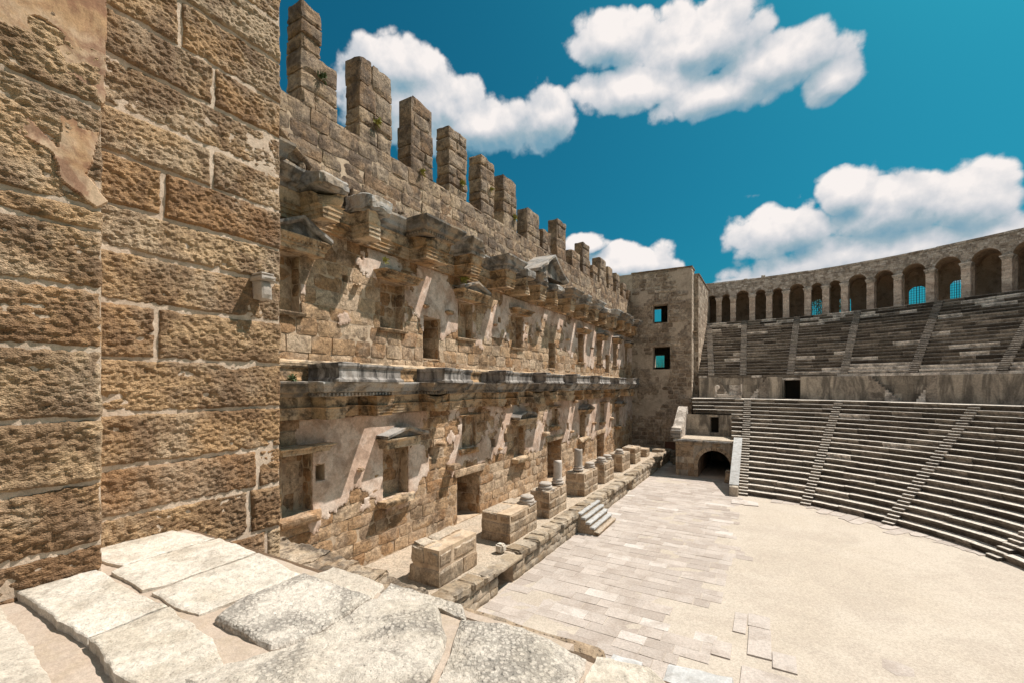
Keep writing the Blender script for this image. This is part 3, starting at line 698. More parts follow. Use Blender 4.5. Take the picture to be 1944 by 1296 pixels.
for i, (a, b) in enumerate(PODS):
    br = 1.18
    for (q0, q1) in ((a+.05, a+.85), (b-.85, b-.05)):
        xf_ = -15+random.uniform(1.15, 1.5)
        ressaut(q0, q1, -14.72, xf_, ARCH_L+FRZ_L, 'entablature_bracket', M_frieze, stage, .02, tint=random.random(), chop=random.choice([0, .25, .5]))
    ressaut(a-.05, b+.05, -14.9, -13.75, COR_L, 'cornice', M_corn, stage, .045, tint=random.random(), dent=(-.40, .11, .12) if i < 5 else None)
    # podium blocks on top, in two pieces with an open crack
    c = a+(b-a)*random.uniform(.4, .6)
    ressaut(a, c-.02, -14.9, -13.08, POD, 'podium_block', M_pod, stage, .02, tint=random.random())
    ressaut(c+.02, b, -14.9, -13.12+random.uniform(-.05, .05), POD, 'podium_block', M_pod, stage, .02, tint=random.random(), chop=random.choice([0, .2]))
    if i < 7:
        V, F = rbox(-14.4, -13.15, a+.2, a+1.0, .77, .84+random.uniform(0, .06), (6, 5, 2), .02, .02, 3); mk('loose_coping', V, F, M_pod, stage, tint=random.random())
# upper order
strip(2.6, 56.8, -15, [(0, 5.92)]+addo(ARCH_U, .24)+[(0, 6.5)], 'architrave', M_frieze, stage)
strip(2.6, 56.8, -15, [(0, 6.42)]+addo(FRZ_U, .2)+[(0, 7.0)], 'frieze', M_frieze, stage)
a = 2.6
while a < 56.8:
    b = min(56.8, a+random.uniform(1.5, 2.6))
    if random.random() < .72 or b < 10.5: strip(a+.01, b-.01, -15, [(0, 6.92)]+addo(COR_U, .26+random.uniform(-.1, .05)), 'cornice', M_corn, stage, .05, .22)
    a = b
BR = [(7.4, 8.2, 1), (10.15, 10.95, 2), (12.4, 13.25, 3), (15.8, 17.5, 4), (19.3, 20.2, 5), (22.9, 24.0, 4), (25.4, 26.2, 3), (27.7, 28.6, 6), (30.2, 31.2, 2), (33.2, 34.1, 4), (36.4, 37.4, 5), (39.1, 40.0, 4), (41.9, 42.8, 2), (44.8, 45.7, 4), (47.6, 48.5, 4), (50.4, 51.3, 5), (53.2, 54.2, 4)]
for (a, b, kd) in BR:
    xf_ = -13.62+random.uniform(-.15, .12)
    ressaut(a+.05, b-.05, -14.8, xf_, ARCH_U+FRZ_U, 'entablature_bracket', M_frieze, stage, .03, tint=random.random(), chop={2: .28, 3: .2}.get(kd, random.choice([0, .12])))
    if kd in (2, 3):
        V, F = rbox(-14.95, xf_+.34, a-.25, b+.2, 6.93, 7.62, (12, 11, 8), .11, .10, 1.9, octv=4)
        V[:, 2] -= np.clip((V[:, 0]+14.2)*.25, 0, 1)*(V[:, 2] > 7.2)*(1 if kd == 2 else .4)
        mk('cornice_fragment', V, F, M_corn, stage, tint=random.random())
    else:
        ressaut(a-.1, b+.1, -14.9, xf_+.12, COR_U, 'cornice', M_corn, stage, .05, tint=random.random(), chop={1: .1, 4: 0, 5: .14}.get(kd, .1), dent=(6.95, .12, .14) if a < 30 else None)
def gable(y0, y1, xb, xf, z0, z1, name, mat, parent, th=.13, over=.1, rough=.02, curved=False):
    A = Acc(); yc = (y0+y1)/2; n_ = 14
    ys_ = np.linspace(y0, y1, n_+1)
    zc = (lambda y: z0+(z1-z0)*math.sqrt(max(0, 1-((y-yc)/((y1-y0)/2))**2))) if curved else (lambda y: z0+(z1-z0)*(1-abs(y-yc)/((y1-y0)/2)))
    for i in range(n_):
        a, b = ys_[i], ys_[i+1]; za, zb = zc(a), zc(b)
        # tympanum, then the raking cornice standing proud of it
        A.add([(xf-.14, a, z0), (xf-.14, b, z0), (xf-.14, b, zb), (xf-.14, a, za)], [(0, 1, 2, 3)], .3)
        s = [(xb, a, za+th), (xf+over, a, za+th), (xf+over, a, za+.02), (xf-.04, a, za-.06), (xf-.14, a, za-.07)]
        e = [(xb, b, zb+th), (xf+over, b, zb+th), (xf+over, b, zb+.02), (xf-.04, b, zb-.06), (xf-.14, b, zb-.07)]
        A.add(s+e, [(k, k+1, k+6, k+5) for k in range(4)], .6)
        if i == 0: A.add(s, [(0, 1, 2, 3, 4)])
        if i == n_-1: A.add(e, [(0, 1, 2, 3, 4)])
    V = np.concatenate(A.V); V = V+np.stack([fbm(V+q, 1.8, 3) for q in (0, 40, 80)], 1)*rough
    return mk(name, V, A.F, mat, parent, tint=A.T)
def nichecap(y0, y1, z0, z1, kind, xf, mat=None):
    h = min(.5, (z1-z0)*.55); zz = z0+h
    prof = [(0, z0), (.0, z0+h*.3), (.05, z0+h*.35), (.05, z0+h*.6), (.14, z0+h*.75), (.2, z0+h*.9), (.2, zz)]
    ressaut(y0+.18, y1-.18, -15.0, xf-.15, prof, 'niche_cornice', mat or M_frieze, stage, .015, step=.15, tint=random.random(), chop=.12 if kind == 'broken' else 0, dent=(z0+h*.55, .06, .06) if y0 < 28 else None)
    if kind in ('tri', 'curved', 'broken'): gable(y0, y1, -15, xf, zz+.02, z1, 'pediment', M_corn, stage, curved=kind == 'curved', rough=.05 if kind == 'broken' else .02)
for o, cap in zip(low, [(9.15, 11.4, -2.5, -2.0, 'flat', -14.35), (13.95, 16.6, -2.83, -2.0, 'broken', -14.3), (20.0, 22.2, -1.85, -1.6, 'flat', -14.8), (25.8, 28.4, -2.75, -1.95, 'curved', -14.3), (32.0, 34.1, -1.9, -1.6, 'flat', -14.75), (38.1, 40.6, -2.7, -1.9, 'tri', -14.3), (44.1, 46.2, -1.9, -1.6, 'flat', -14.7), (49.4, 51.8, -2.5, -1.9, 'tri', -14.3)]):
    nichecap(*cap)
    ressaut(o[0]-.25, o[1]+.25, -15, -14.55 if cap[5] > -14.5 else -14.8, [(0, o[2]-.32), (.08, o[2]-.2), (.12, o[2]-.08), (.12, o[2]-.01)], 'niche_sill', M_wall if o[0] < 12 else M_frieze, stage, .04, step=.12, tint=random.random(), chop=.2)
for o, cap in zip(upp, [(8.7, 11.1, 4.76, 5.85, 'tri', -14.25), (13.8, 16.3, 4.72, 5.3, 'flat', -14.25), (19.5, 22.2, 4.75, 5.7, 'tri', -14.25), (25.6, 28.1, 4.8, 5.4, 'flat', -14.3), (37.8, 40.2, 4.75, 5.4, 'flat', -14.3), (43.1, 45.3, 4.6, 5.4, 'curved', -14.3), (48.4, 50.7, 4.75, 5.5, 'tri', -14.3), (53.2, 55.2, 4.6, 5.3, 'tri', -14.3)]):
    nichecap(*cap)
    ressaut(o[0]-.12, o[1]+.12, -15, -14.86, [(0, o[2]-.14), (.04, o[2]-.05), (.04, o[2]-.01)], 'niche_sill', M_wall, stage, .02, step=.2, tint=random.random())
# large pediment over the middle and the tilted end piece
gable(26.9, 31.6, -15, -13.45, 7.75, 9.15, 'central_pediment', M_corn, stage, th=.2, over=.25, rough=.12)
gable(7.9, 10.6, -15, -14.75, 8.1, 9.0, 'end_pediment', M_wallg, stage, th=.08, over=.05, rough=.05)
# short stone projections: broken consoles between the niches
for (y, z, s_) in ((12.75, 4.1, .28), (17.0, 3.85, .35), (18.75, 3.75, .45), (23.6, 3.7, .3), (29.7, 3.9, .4), (35.2, 3.8, .4), (41.3, 3.5, .4), (12.9, -3.65, .3), (18.0, -3.2, .5), (18.9, -4.6, .7), (24.2, -4.2, .35), (30.6, -3.9, .6), (36.2, -4.2, .4), (41.8, -3.9, .5), (47.6, -3.8, .5), (24.9, -1.5, .5), (36.8, -1.6, .5)):
    V, F = rbox(-15.02, -15+s_*.9, y, y+s_, z, z+s_*.5, (4, 4, 3), .05, .06, 4, octv=3); mk('console', V, F, M_wall, stage, tint=random.random())
# door lintels
for (y0, y1, z) in ((19.6, 22.6, -5.15), (31.3, 34.8, -4.5), (43.2, 46.0, -5.05)):
    V, F = rbox(-15.02, -14.86, y0, y1, z, z+.42, (2, 10, 3), .02, .03, 3); mk('door_lintel', V, F, M_wall, stage, tint=.8)

# the row of tall pillars standing on the wall top
MER = [(3.2, 5.0, 14.3, 0), (6.6, 8.4, 14.4, 0), (10.35, 11.25, 14.4, 2), (13.06, 15.0, 14.1, 0), (16.25, 17.9, 14.2, 1), (19.2, 20.9, 14.2, 0), (22.3, 23.9, 14.0, 0), (25.0, 26.8, 13.9, 0), (28.3, 30.4, 12.9, 3), (30.9, 32.4, 12.1, 0), (33.6, 35.6, 13.8, 1), (36.9, 38.9, 12.1, 0),
       (39.5, 41.5, 13.5, 1), (42.3, 43.8, 12.0, 0), (44.4, 46.6, 13.3, 1), (47.4, 49.0, 13.0, 0), (50.2, 51.7, 12.9, 0), (53.0, 54.4, 12.3, 0), (55.4, 56.6, 11.9, 0)]
for i, (y0, y1, zt, kd) in enumerate(MER):
    core = Acc(); V, F = rbox(-15.88, -15.07, y0+.07, y1-.07, 10.4, zt-.1, (1, 1, 1), 0, 0); core.add(V, F)
    par = core.build('wall_pillar', M_wallg, stage)
    z = 10.45; first = True
    while z < zt-.1:
        h = random.uniform(.5, 1.05)
        if z+h > zt-.35: h = zt-z
        ins = 0
        if kd == 1 and z > 10.45+(zt-10.45)*.48: ins = .24
        if kd == 1 and z+h >= zt-.01: ins = .12
        if kd == 3: ins = max(0, (z-11.3))*.28
        if kd == 2 and z < 12.6: e0, e1 = 0, .75
        else: e0, e1 = 0, 0
        ya, yb = y0+ins, y1-ins+e1
        cs = [ya, yb] if (yb-ya < 1.2 or random.random() < .35) else [ya, ya+(yb-ya)*random.uniform(.35, .65), yb]
        for a, b in zip(cs, cs[1:]):
            j = random.uniform(-.03, .03)
            V, F = rbox(-15.95+j, -15.0+j, a+.004, b-.004, z+.003, z+h-.003, (6, 7, 5), .075, .05, 2.4, octv=4)
            mk('stone_block', V, F, M_wallg, par, tint=random.random())
        z += h
# coping blocks roughening the wall-top line between the pillars
y = 2.6; A = Acc()
while y < 56.8:
    L = random.uniform(.7, 1.4); V, F = rbox(-16.05, -14.98, y, y+L-.02, 10.3, 10.5+random.uniform(0, .07), (4, 5, 2), .03, .03, 3); A.add(V, F, random.random()); y += L
A.build('wall_coping', M_wallg, stage)
# rough band with eroded sockets just above the upper cornice
A = Acc()
y = 9.5
while y < 56:
    L = random.uniform(.3, .7); V, F = rbox(-15.02, -14.86+random.uniform(0, .16), y, y+L*.8, 7.7+random.uniform(-.1, .1), 8.0+random.uniform(0, .22), (3, 3, 3), .07, .05, 5); A.add(V, F, random.random()); y += L
A.build('eroded_course', M_wallg, stage)

# ------------------------------------------------------------------ stage platform
plat = thing('stage_platform', (-12.5, 31, -9), 'low stone stage platform along the foot of the facade with broken moulded edge', 'platform')
MP = lambda s, z, d: xyz(-10+d, s, z)
PO = [(16.2, 17.5, -9, -8.0, 1.6), (36.6, 38.0, -9, -8.0, 1.6), (48.5, 49.6, -9, -8.1, 1.6)]
A = panel(MP, 4, 55.2, -9, -7.85, PO, -.03, depth=1.6)
A.build('wall_core', M_mort, plat)
xs = np.linspace(-15.02, -10.0, 26); ys = np.linspace(3.2, 57, 270); X, Y = np.meshgrid(xs, ys, indexing='ij'); X = X.ravel(); Y = Y.ravel(); Pq = np.stack([X, Y, X*0], 1)
mk('platform_floor', np.stack([X, Y, -7.80+.04*fbm(Pq, .7, 4)-np.where(X > -10.05, .1, 0)], 1), gridF(25, 269), M_ped, plat, smooth=False)
for r_ in courses(6, 55.1, -9.0, -8.02, .36, .7, 1.5, PO):
    V, F = block(MP, r_[0]+.012, r_[1]-.012, r_[2]+.012, r_[3]-.012, .02+random.uniform(0, .03), -.05, 5, 3, .025, .03, .02); mk('stone_block', V, F, M_edge, plat, tint=random.random())
y = 5.
while y < 55:
    L = random.uniform(.5, 1.25)
    if not any(o[0]-.2 < y+L/2 < o[1]+.2 for o in PO[:2]):
        j = random.uniform(-.12, .1)
        V, F = rbox(-10.75+j*.5, -9.82+j, y, y+L-.03, -8.06, -7.72+random.uniform(-.06, .05), (9, 9, 5), .05, .07, 2.6, octv=3)
        mk('edge_stone', V, F, M_edge, plat, tint=random.random(), smooth=False)
    y += L
for (y0, y1) in ((15.5, 18.0), (36.3, 38.3)):
    V, F = rbox(-11.6, -9.72, y0, y1, -8.02, -7.80, (10, 10, 3), .02, .05, 2); mk('lintel_slab', V, F, M_edge, plat, tint=.6)
# end of the platform before the tower: lower courses
for (x0, x1, y0, y1, z1) in ((-11.6, -10.2, 52.6, 53.6, -7.4), (-10.9, -9.7, 54.8, 55.8, -8.3)):
    V, F = rbox(x0, x1, y0, y1, -9, z1, (5, 5, 5), .06, .08, 2); mk('edge_stone', V, F, M_edge, plat, tint=.4)

# ------------------------------------------------------------------ pedestals, bases, columns
pd = [(-12.3, -10.85, 13.3, 15.9, -6.32), (-12.6, -10.85, 18.7, 21.7, -6.33), (-12.3, -10.95, 23.45, 26.1, -6.22), (-12.5, -11.0, 29.3, 32.2, -6.15), (-12.6, -11.05, 33.9, 36.4, -6.15), (-12.5, -11.15, 39.2, 41.9, -6.2), (-12.6, -11.2, 43.9, 46.1, -6.2), (-12.4, -11.2, 48.6, 50.2, -6.9)]
plab = ['battered stone pedestal nearest the terrace, sloping bare top, at the foot of the facade', 'stone pedestal before the first doorway with one round base on its far corner',
        'stone pedestal carrying a pale column stump and a round base beside the steps', 'stone pedestal carrying the grey column stump beyond the steps', 'stone pedestal with two small round bases on its top, beyond the grey column stump',
        'eroded notched stone pedestal behind the one with two round bases', 'broad plain stone pedestal second from the far tower', 'small low pedestal at the far end of the row next to the tower']
PEDS = []
for i, (x0, x1, y0, y1, zt) in enumerate(pd):
    p = thing('stone_pedestal', ((x0+x1)/2, (y0+y1)/2, -7.75), plab[i], 'pedestal', 'pedestals along the stage platform'); PEDS.append(p)
    V, F = rbox(x0+.05, x1-.05, y0+.05, y1-.05, -7.9, zt-.06, (1, 1, 1), 0, 0); mk('core', V, F, M_mort, p)
    z = -7.85; k = 0
    while z < zt-.05:
        h = .72 if i in (0, 5) else .52
        if z+h > zt-.3: h = zt-z
        ym = y0+(y1-y0)*(.33 if k % 2 else .6); xm = x0+(x1-x0)*(.5 if k % 2 else .62)
        if i in (0, 1, 4, 6) and z+h < zt-.01: xm = x1-.02
        for (xa, xb_) in ([(x0, xm), (xm, x1)] if xm < x1-.1 else [(x0, x1)]):
            for (ya, yb) in ((y0, ym), (ym, y1)):
                top_ = z+h >= zt-.01
                zz = z+h-.008-(random.uniform(0, .12) if top_ and not (i in (2, 3, 4)) and xa > x0 else 0)
                bat = (zt-z)*.0
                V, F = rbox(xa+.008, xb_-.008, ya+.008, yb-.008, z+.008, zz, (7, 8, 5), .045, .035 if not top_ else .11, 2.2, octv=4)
                if i == 0: V[:, 0] -= np.clip((zt-V[:, 2])*.14, 0, 1)*(V[:, 0] < -12.2); V[:, 2] += np.where(V[:, 2] > zt-.2, (-11.6-V[:, 0])*.12, 0)
                mk('stone_block', V, F, M_ped, p, tint=random.random())
        z += h; k += 1
def lathe(prof, n=28):
    V = []; F = []
    for r_, z in prof:
        for i in range(n): V.append((r_*math.cos(2*math.pi*i/n), r_*math.sin(2*math.pi*i/n), z))
    for k in range(len(prof)-1): F += [(k*n+i, k*n+(i+1) % n, (k+1)*n+(i+1) % n, (k+1)*n+i) for i in range(n)]
    F.append(tuple((len(prof)-1)*n+i for i in range(n)))
    return np.array(V), F
BASE = [(.36, 0), (.42, .02), (.44, .08), (.42, .14), (.36, .16), (.33, .20), (.36, .23), (.39, .27), (.37, .32), (.31, .35), (.29, .37)]
V, F = lathe(BASE); PV, PF = rbox(-.42, .42, -.42, .42, -.1, .0, (3, 3, 1), .005, .01)
bmesh0 = None
for i, (x, y, z, s_) in enumerate([(-11.25, 21.2, -6.36, .95), (-11.5, 24.0, -6.24, 1), (-11.5, 31.7, -6.16, .9), (-11.5, 34.4, -6.17, .9), (-11.5, 35.9, -6.17, .9), (-11.6, 39.8, -6.22, .9)]):
    if bmesh0 is None:
        A = Acc(); A.add(V+fbm(V, 4, 2)[:, None]*.01, F); A.add(PV, PF); o = A.build('column_base', M_colm, smooth=False); bmesh0 = o
    else: o = bmesh0.copy(); col.objects.link(o)
    o.scale = (s_,)*3; o.rotation_euler.z = i; q_ = PEDS[(1, 2, 3, 4, 4, 5)[i]]; o.parent = q_; o.location = Vector((x, y, z+.06))-q_.location
for i, (x, y, z, h, r_, lb, tn) in enumerate([(-11.4, 25.6, -6.22, 1.05, .27, 'short pale column stump standing on the pedestal beside the steps', .9), (-11.7, 29.9, -6.15, 1.15, .29, 'taller grey column stump with broken top on the pedestal beyond the steps', .15)]):
    c = thing('column_stump', (x, y, z), lb, 'column')
    V, F = lathe(BASE); mk('base', V*.9+np.array([x, y, z+.04]), F, M_colm, c, tint=.7)
    pr = [(r_*1.08, .36), (r_, .42)]+[(r_*(1-.03*q), .42+h*q) for q in np.linspace(.1, 1, 8)]
    V, F = lathe(pr); V = V+fbm(V+i*9, 3, 3)[:, None]*.015; V[-28:, 2] += .10*fbm(V[-28:]*1., 3, 2)
    mk('shaft', V*np.array([1, 1, 1])+np.array([x, y, z]), F, M_colm, c, tint=tn, smooth=True)

# ------------------------------------------------------------------ steps up to the stage
st = thing('stone_steps', (-9.3, 27, -9), 'five white worn marble steps leading from the floor up to the stage platform', 'steps')
for k in range(5):
    zt = -9+.25*(5-k); x0 = -9.98+.0; x1 = -9.72+.28*k
    V, F = rbox(-10.0 if k == 0 else -9.72+.28*(k-1)-.03, x1, 25.3, 28.9-.02*k, zt-.16, zt, (4, 16, 3), .012, .025, 3); mk('tread', V, F, M_marb if k < 4 else M_ped, st, tint=random.random()*.5)
    V, F = rbox(-10.0, x1-.04, 25.36, 28.8, -9.02, zt-.165, (5, 10, 3), .015, .02, 2); mk('riser_block', V, F, M_ped, st, tint=random.random())

# ------------------------------------------------------------------ paved floor
pave = thing('paving', (-6, 28, -9), None, None, kind='structure')
pl = []
y = 5.5; kk = 0
while y < 56:
    h = random.uniform(.52, .72); x = -9.95+random.uniform(-.5, 0); lim = -1.9+random.choice([-.9, -.4, 0, 0, .1])+(1.0 if 24 < y < 27 else 0)
    if y > 40: lim = -2.7
    if y > 46.5: lim = -8
    while x < lim:
        L = random.uniform(.75, 1.5); x1 = min(x+L, lim+.3)
        hole = fbm(np.array([[x, y, 4.]]), .28, 2)[0] > .50 and -5.5 < x
        if not hole and x1-x > .25: pl.append((max(x, -9.96), x1, y, y+h))
        x += L
    y += h
for r_ in [(-1.08, -.63, 18.0, 19.6), (-.61, .12, 18.75, 19.75), (-.56, .15, 16.7, 18.7), (-1.62, -1.02, 16.1, 17.1), (-.69, .9, 14.8, 15.95), (.17, .85, 16.3, 17.3)]: pl.append(r_)
pl.sort(key=lambda r: r[2] if r[2] > 9 else 99)
A = Acc()
for i, (a, b, c, e) in enumerate(pl):
    ext = (a, b, c, e) in pl and a > -1.65 and c < 20
    zt = -8.981+random.uniform(-.009, .009)+(.03 if ext else 0); g_ = random.uniform(.006, .014)
    q = np.array([(a+g_, c+g_), (b-g_, c+g_), (b-g_, e-g_), (a+g_, e-g_)])+rng.uniform(-.012, .012, (4, 2))
    t1, t2 = rng.uniform(-.006, .006, 2)
    V = np.array([(*q[0], zt-t1), (*q[1], zt+t1), (*q[2], zt+t2), (*q[3], zt-t2)]+[(*(p+(p-q.mean(0))*.012), -9.06) for p in q])
    F = [(0, 1, 2, 3), (0, 4, 5, 1), (1, 5, 6, 2), (2, 6, 7, 3), (3, 7, 4, 0)]
    tn = random.uniform(0, .86) if random.random() > .06 else .97
    if ext: tn = .88
    if i < 300: mk('paving_stone', V, F, M_pave, pave, tint=tn)
    else: A.add(V, F, tn)
A.build('far_paving', M_pave, pave, kind='stuff')
# thin broken flags along the foot of the seats and a lone one in the sand
def flag(poly, z, name, mat, parent, tn): 
    p = np.array(poly, float); m_ = len(p); V = np.array([(x, y, z) for x, y in p]+[(x, y, -9.06) for x, y in p])
    return mk(name, V, [tuple(range(m_))]+[(i, m_+i, m_+(i+1) % m_, (i+1) % m_) for i in range(m_)], mat, parent, tint=tn)
for td in np.arange(35, 84, 3.1):
    r0, r1 = 15.15-random.uniform(.5, 1.1)*(1.6 if 50 < td < 72 else .6), 15.45
    w_ = 1.45; pts = [(r0, td-w_), (r0+random.uniform(-.35, .35), td), (r0+random.uniform(-.3, .3), td+w_), (r1, td+w_), (r1, td-w_)]
    flag([tuple(pol(a, b, 0)[:2]) for a, b in pts], -8.965+random.uniform(-.01, .01), 'paving_stone', M_pave, pave, random.uniform(.2, .8))
flag([(-2.4, 38.9), (-.6, 38.7), (-.5, 37.5), (-1.4, 37.3), (-1.6, 37.5), (-2.3, 37.3)], -8.93, 'paving_stone', M_pave, pave, .96)
flag([(3.29, 18.66), (3.7, 18.7), (4.05, 18.48), (3.96, 17.99), (3.5, 17.8), (3.2, 18.1)], -8.985, 'paving_stone', M_pave, pave, .4)

# ------------------------------------------------------------------ corner tower
tow = thing('corner_tower', (-11.5, 57, -9), 'tall dark square masonry tower at the far end of the facade with two window holes', 'tower')
MT = lambda s, z, d: xyz(s, 57-d, z)
TO = [(-12.4, -10.6, 7.7, 9.93, 1.2, 'through'), (-12.4, -10.3, 1.95, 4.76, 1.2, 'through'), (-10.95, -9.7, -9, -7.0, .5), (-11.55, -11.3, -6.3, -5.3, .5)]
A = panel(MT, -18, -7.8, -9, 14.15, TO, -.03, depth=1.2)
# side, back with windows, roof (added to keep the inside dark), floors, inner faces of the hollow shell
MB_ = lambda s, z, d: xyz(s, 75-d, z)
B = panel(MB_, -19, -7.3, -9, 14.0, [(-16.15, -14.95, 10.3, 12.4, .8, 'through'), (-15.95, -14.45, 2.9, 4.85, .8, 'through')], 0, depth=.8); A.add(np.concatenate(B.V), B.F)
for q in ([(-7.85, 57, -9), (-7.85, 59.3, -9), (-7.85, 59.3, 14.15), (-7.85, 57, 14.15)], [(-7.35, 59, -9), (-7.35, 75, -9), (-7.35, 75, 13.7), (-7.35, 59, 13.7)], [(-7.85, 59.05, -9), (-7.3, 59.05, -9), (-7.3, 59.05, 13.7), (-7.85, 59.05, 13.7)],
          [(-19, 57, 13.7), (-7.3, 59, 13.7), (-7.3, 75, 13.7), (-19, 75, 13.7)], [(-19, 57, -9), (-19, 75, -9), (-19, 75, 13.7), (-19, 57, 13.7)], [(-19, 57, 6.5), (-7.4, 57.8, 6.5), (-7.4, 75, 6.5), (-19, 75, 6.5)], [(-18, 57.05, 14.1), (-7.8, 57.05, 14.1), (-7.8, 59.3, 14.1), (-18, 59.3, 14.1)]):
    A.add(q, [(0, 1, 2, 3)])
A.build('wall_core', M_tmort, tow)
rs = courses(-15.0, -7.78, -9, 14.1, .52, .6, 1.3, [o[:4] for o in TO], .2)
Af = Acc()
for i, r_ in enumerate(rs):
    if fbm(np.array([[r_[0], r_[2], 2.]]), .22, 2)[0] > .12: continue   # stretches where rough mortar hides the stones
    V, F = block(MT, r_[0]+.035, r_[1]-.035, r_[2]+.03, r_[3]-.03, .03+random.uniform(-.02, .07), -.05, 4, 3, .04, .03, .04)
    if i < 280: mk('stone_block', V, F, M_tower, tow, tint=random.random())
    else: Af.add(V, F, random.random())
Af.build('stone_facing', M_tower, tow, kind='stuff')
V, F = mort_sheet(MT, -15, -7.8, -9, -9.0+.5, .5, .0)
def tcr(s, z):
    P = np.stack([s, z, s*0+5], 1); r = fbm(P, .25, 5, .6) > .10
    for o in TO: r &= ~((s > o[0]-.05) & (s < o[1]+.05) & (z > o[2]-.05) & (z < o[3]+.05))
    return r
crust('rough_render', MT, -15, -7.82, -9, 14.05, .22, tcr, .05, M_tower, tow, amp=.09, fr=1.6, drop=.12)
A = Acc()
for r_ in courses(57.0, 59.3, -9, 14.1, .55, .8, 1.5):
    V, F = block(lambda s, z, d: xyz(-7.83+d, s, z), r_[0]+.015, r_[1]-.015, r_[2]+.015, r_[3]-.015, .05, -.02, 2, 2, .01); A.add(V, F, .8+random.random()*.2)  # corner strip tinted pale, its sunlit brightness put into the stone colour
for r_ in courses(59.1, 75, -9, 13.6, .6, .8, 1.6, [(62, 62.4, 6, 8.2), (66, 66.4, 6, 8.2), (62, 62.4, 10, 11.6)]):
    V, F = block(lambda s, z, d: xyz(-7.35+d, s, z), r_[0]+.02, r_[1]-.02, r_[2]+.02, r_[3]-.02, .04, -.03, 2, 2, .015); A.add(V, F, random.random())
for r_ in courses(-7.85, -7.3, -9, 13.7, .6, .6, .9):
    V, F = block(lambda s, z, d: xyz(s, 59.05-d, z), r_[0]+.01, r_[1]-.01, r_[2]+.02, r_[3]-.02, .03, -.03, 2, 2, .01); A.add(V, F, random.random())
A.build('side_stone_facing', M_tower, tow, kind='stuff')
A = Acc(); V, F = rbox(-15.1, -7.7, 56.9, 59.35, 14.12, 14.32, (20, 6, 1), .02, .02, 1.5); A.add(V, F, .2); V, F = rbox(-8.3, -7.22, 59.4, 75.1, 13.68, 13.85, (3, 30, 1), .02, .02, 1.5); A.add(V, F, .2)
A.build('roof_coping', M_wallg, tow)
# square lintels and the mended arch of stones above the upper window
for (x0, x1, z) in ((-12.8, -10.2, 9.93), (-12.8, -9.9, 4.76)):
    V, F = rbox(x0, x1, 56.88, 57.1, z, z+.35, (6, 1, 2), .02, .02); mk('window_lintel', V, F, M_tower, tow, tint=.3)
for k in range(5):
    t_ = (k-2)*.28; V, F = rbox(-11.5+math.sin(t_)*1.5-.14, -11.5+math.sin(t_)*1.5+.14, 56.9, 57.05, 9.3+1.3*math.cos(t_), 10.0+1.3*math.cos(t_), (2, 1, 2), .02, .02); mk('relieving_stone', V, F, M_tower, tow, tint=.9)
d_ = mk('wooden_door', *rbox(-10.9, -9.75, 57.25, 57.32, -7.9, -7.05, (1, 1, 1), 0, 0), M_wood, tow, label='weathered red brown wooden door at the foot of the tower')
for k in range(5):
    mk('plank', *rbox(-10.9+.23*k+.01, -10.9+.23*(k+1)-.01, 57.20, 57.26, -7.95, -7.02, (1, 1, 2), .003, .004), M_wood, d_)
V, F = rbox(-11.0, -9.6, 55.9, 57.1, -9.03, -8.0, (5, 4, 4), .03, .04, 2); mk('door_step', V, F, M_tower, tow, tint=.8)
V, F = rbox(-9.3, -8.3, 56.2, 57.1, -9.03, -8.4, (4, 4, 3), .03, .04, 2); mk('door_step', V, F, M_tower, tow, tint=.5)

# ------------------------------------------------------------------ arched gateway
gate = thing('arched_gateway', (-5.1, 46.7, -9), 'low stone gateway with a dark round arch between the tower and the seats', 'gateway')
MG = lambda s, z, d: xyz(s, 46.7-d, z)
ax_, ar = -4.38, 1.43; zsp = -7.75
GO = [(ax_-ar-.36, ax_+ar+.36, -9, zsp+ar+.36)]
A = panel(MG, -7.9, -2.45, -9, -5.55, [(GO[0][0]+.02, GO[0][1]-.02, -9, GO[0][3]-.02)], -.03)
A.add([(-7.85, 46.7, -9), (-7.85, 57, -9), (-7.85, 57, -5.4), (-7.85, 46.7, -5.4)], [(0, 1, 2, 3)])
for i in range(16):   # spandrels and the tunnel behind
    a0, a1 = math.pi*i/16, math.pi*(i+1)/16; ro = ar+.34
    p0 = (ax_+ro*math.cos(a0), zsp+ro*math.sin(a0)); p1 = (ax_+ro*math.cos(a1), zsp+ro*math.sin(a1)); zt = GO[0][3]
    A.add([(p0[0], 46.72, p0[1]), (p1[0], 46.72, p1[1]), (p1[0], 46.72, zt), (p0[0], 46.72, zt)], [(0, 1, 2, 3)])
A.build('wall_core', M_podwall, gate)
A = Acc()
for i in range(16):
    a0, a1 = math.pi*i/16, math.pi*(i+1)/16
    p0 = (ax_+ar*math.cos(a0), zsp+ar*math.sin(a0)); p1 = (ax_+ar*math.cos(a1), zsp+ar*math.sin(a1))
    A.add([(p0[0], 47.1, p0[1]), (p1[0], 47.1, p1[1]), (p1[0], 58, p1[1]), (p0[0], 58, p0[1])], [(0, 1, 2, 3)], .2)
for x in (ax_-ar, ax_+ar): A.add([(x, 47.1, -9), (x, 58, -9), (x, 58, zsp), (x, 47.1, zsp)], [(0, 1, 2, 3)], .2)
A.add([(ax_-ar, 58, -9), (ax_+ar, 58, -9), (ax_+ar, 58, -6.2), (ax_-ar, 58, -6.2)], [(0, 1, 2, 3)], .2)
A.build('tunnel_vault', M_vault, gate)
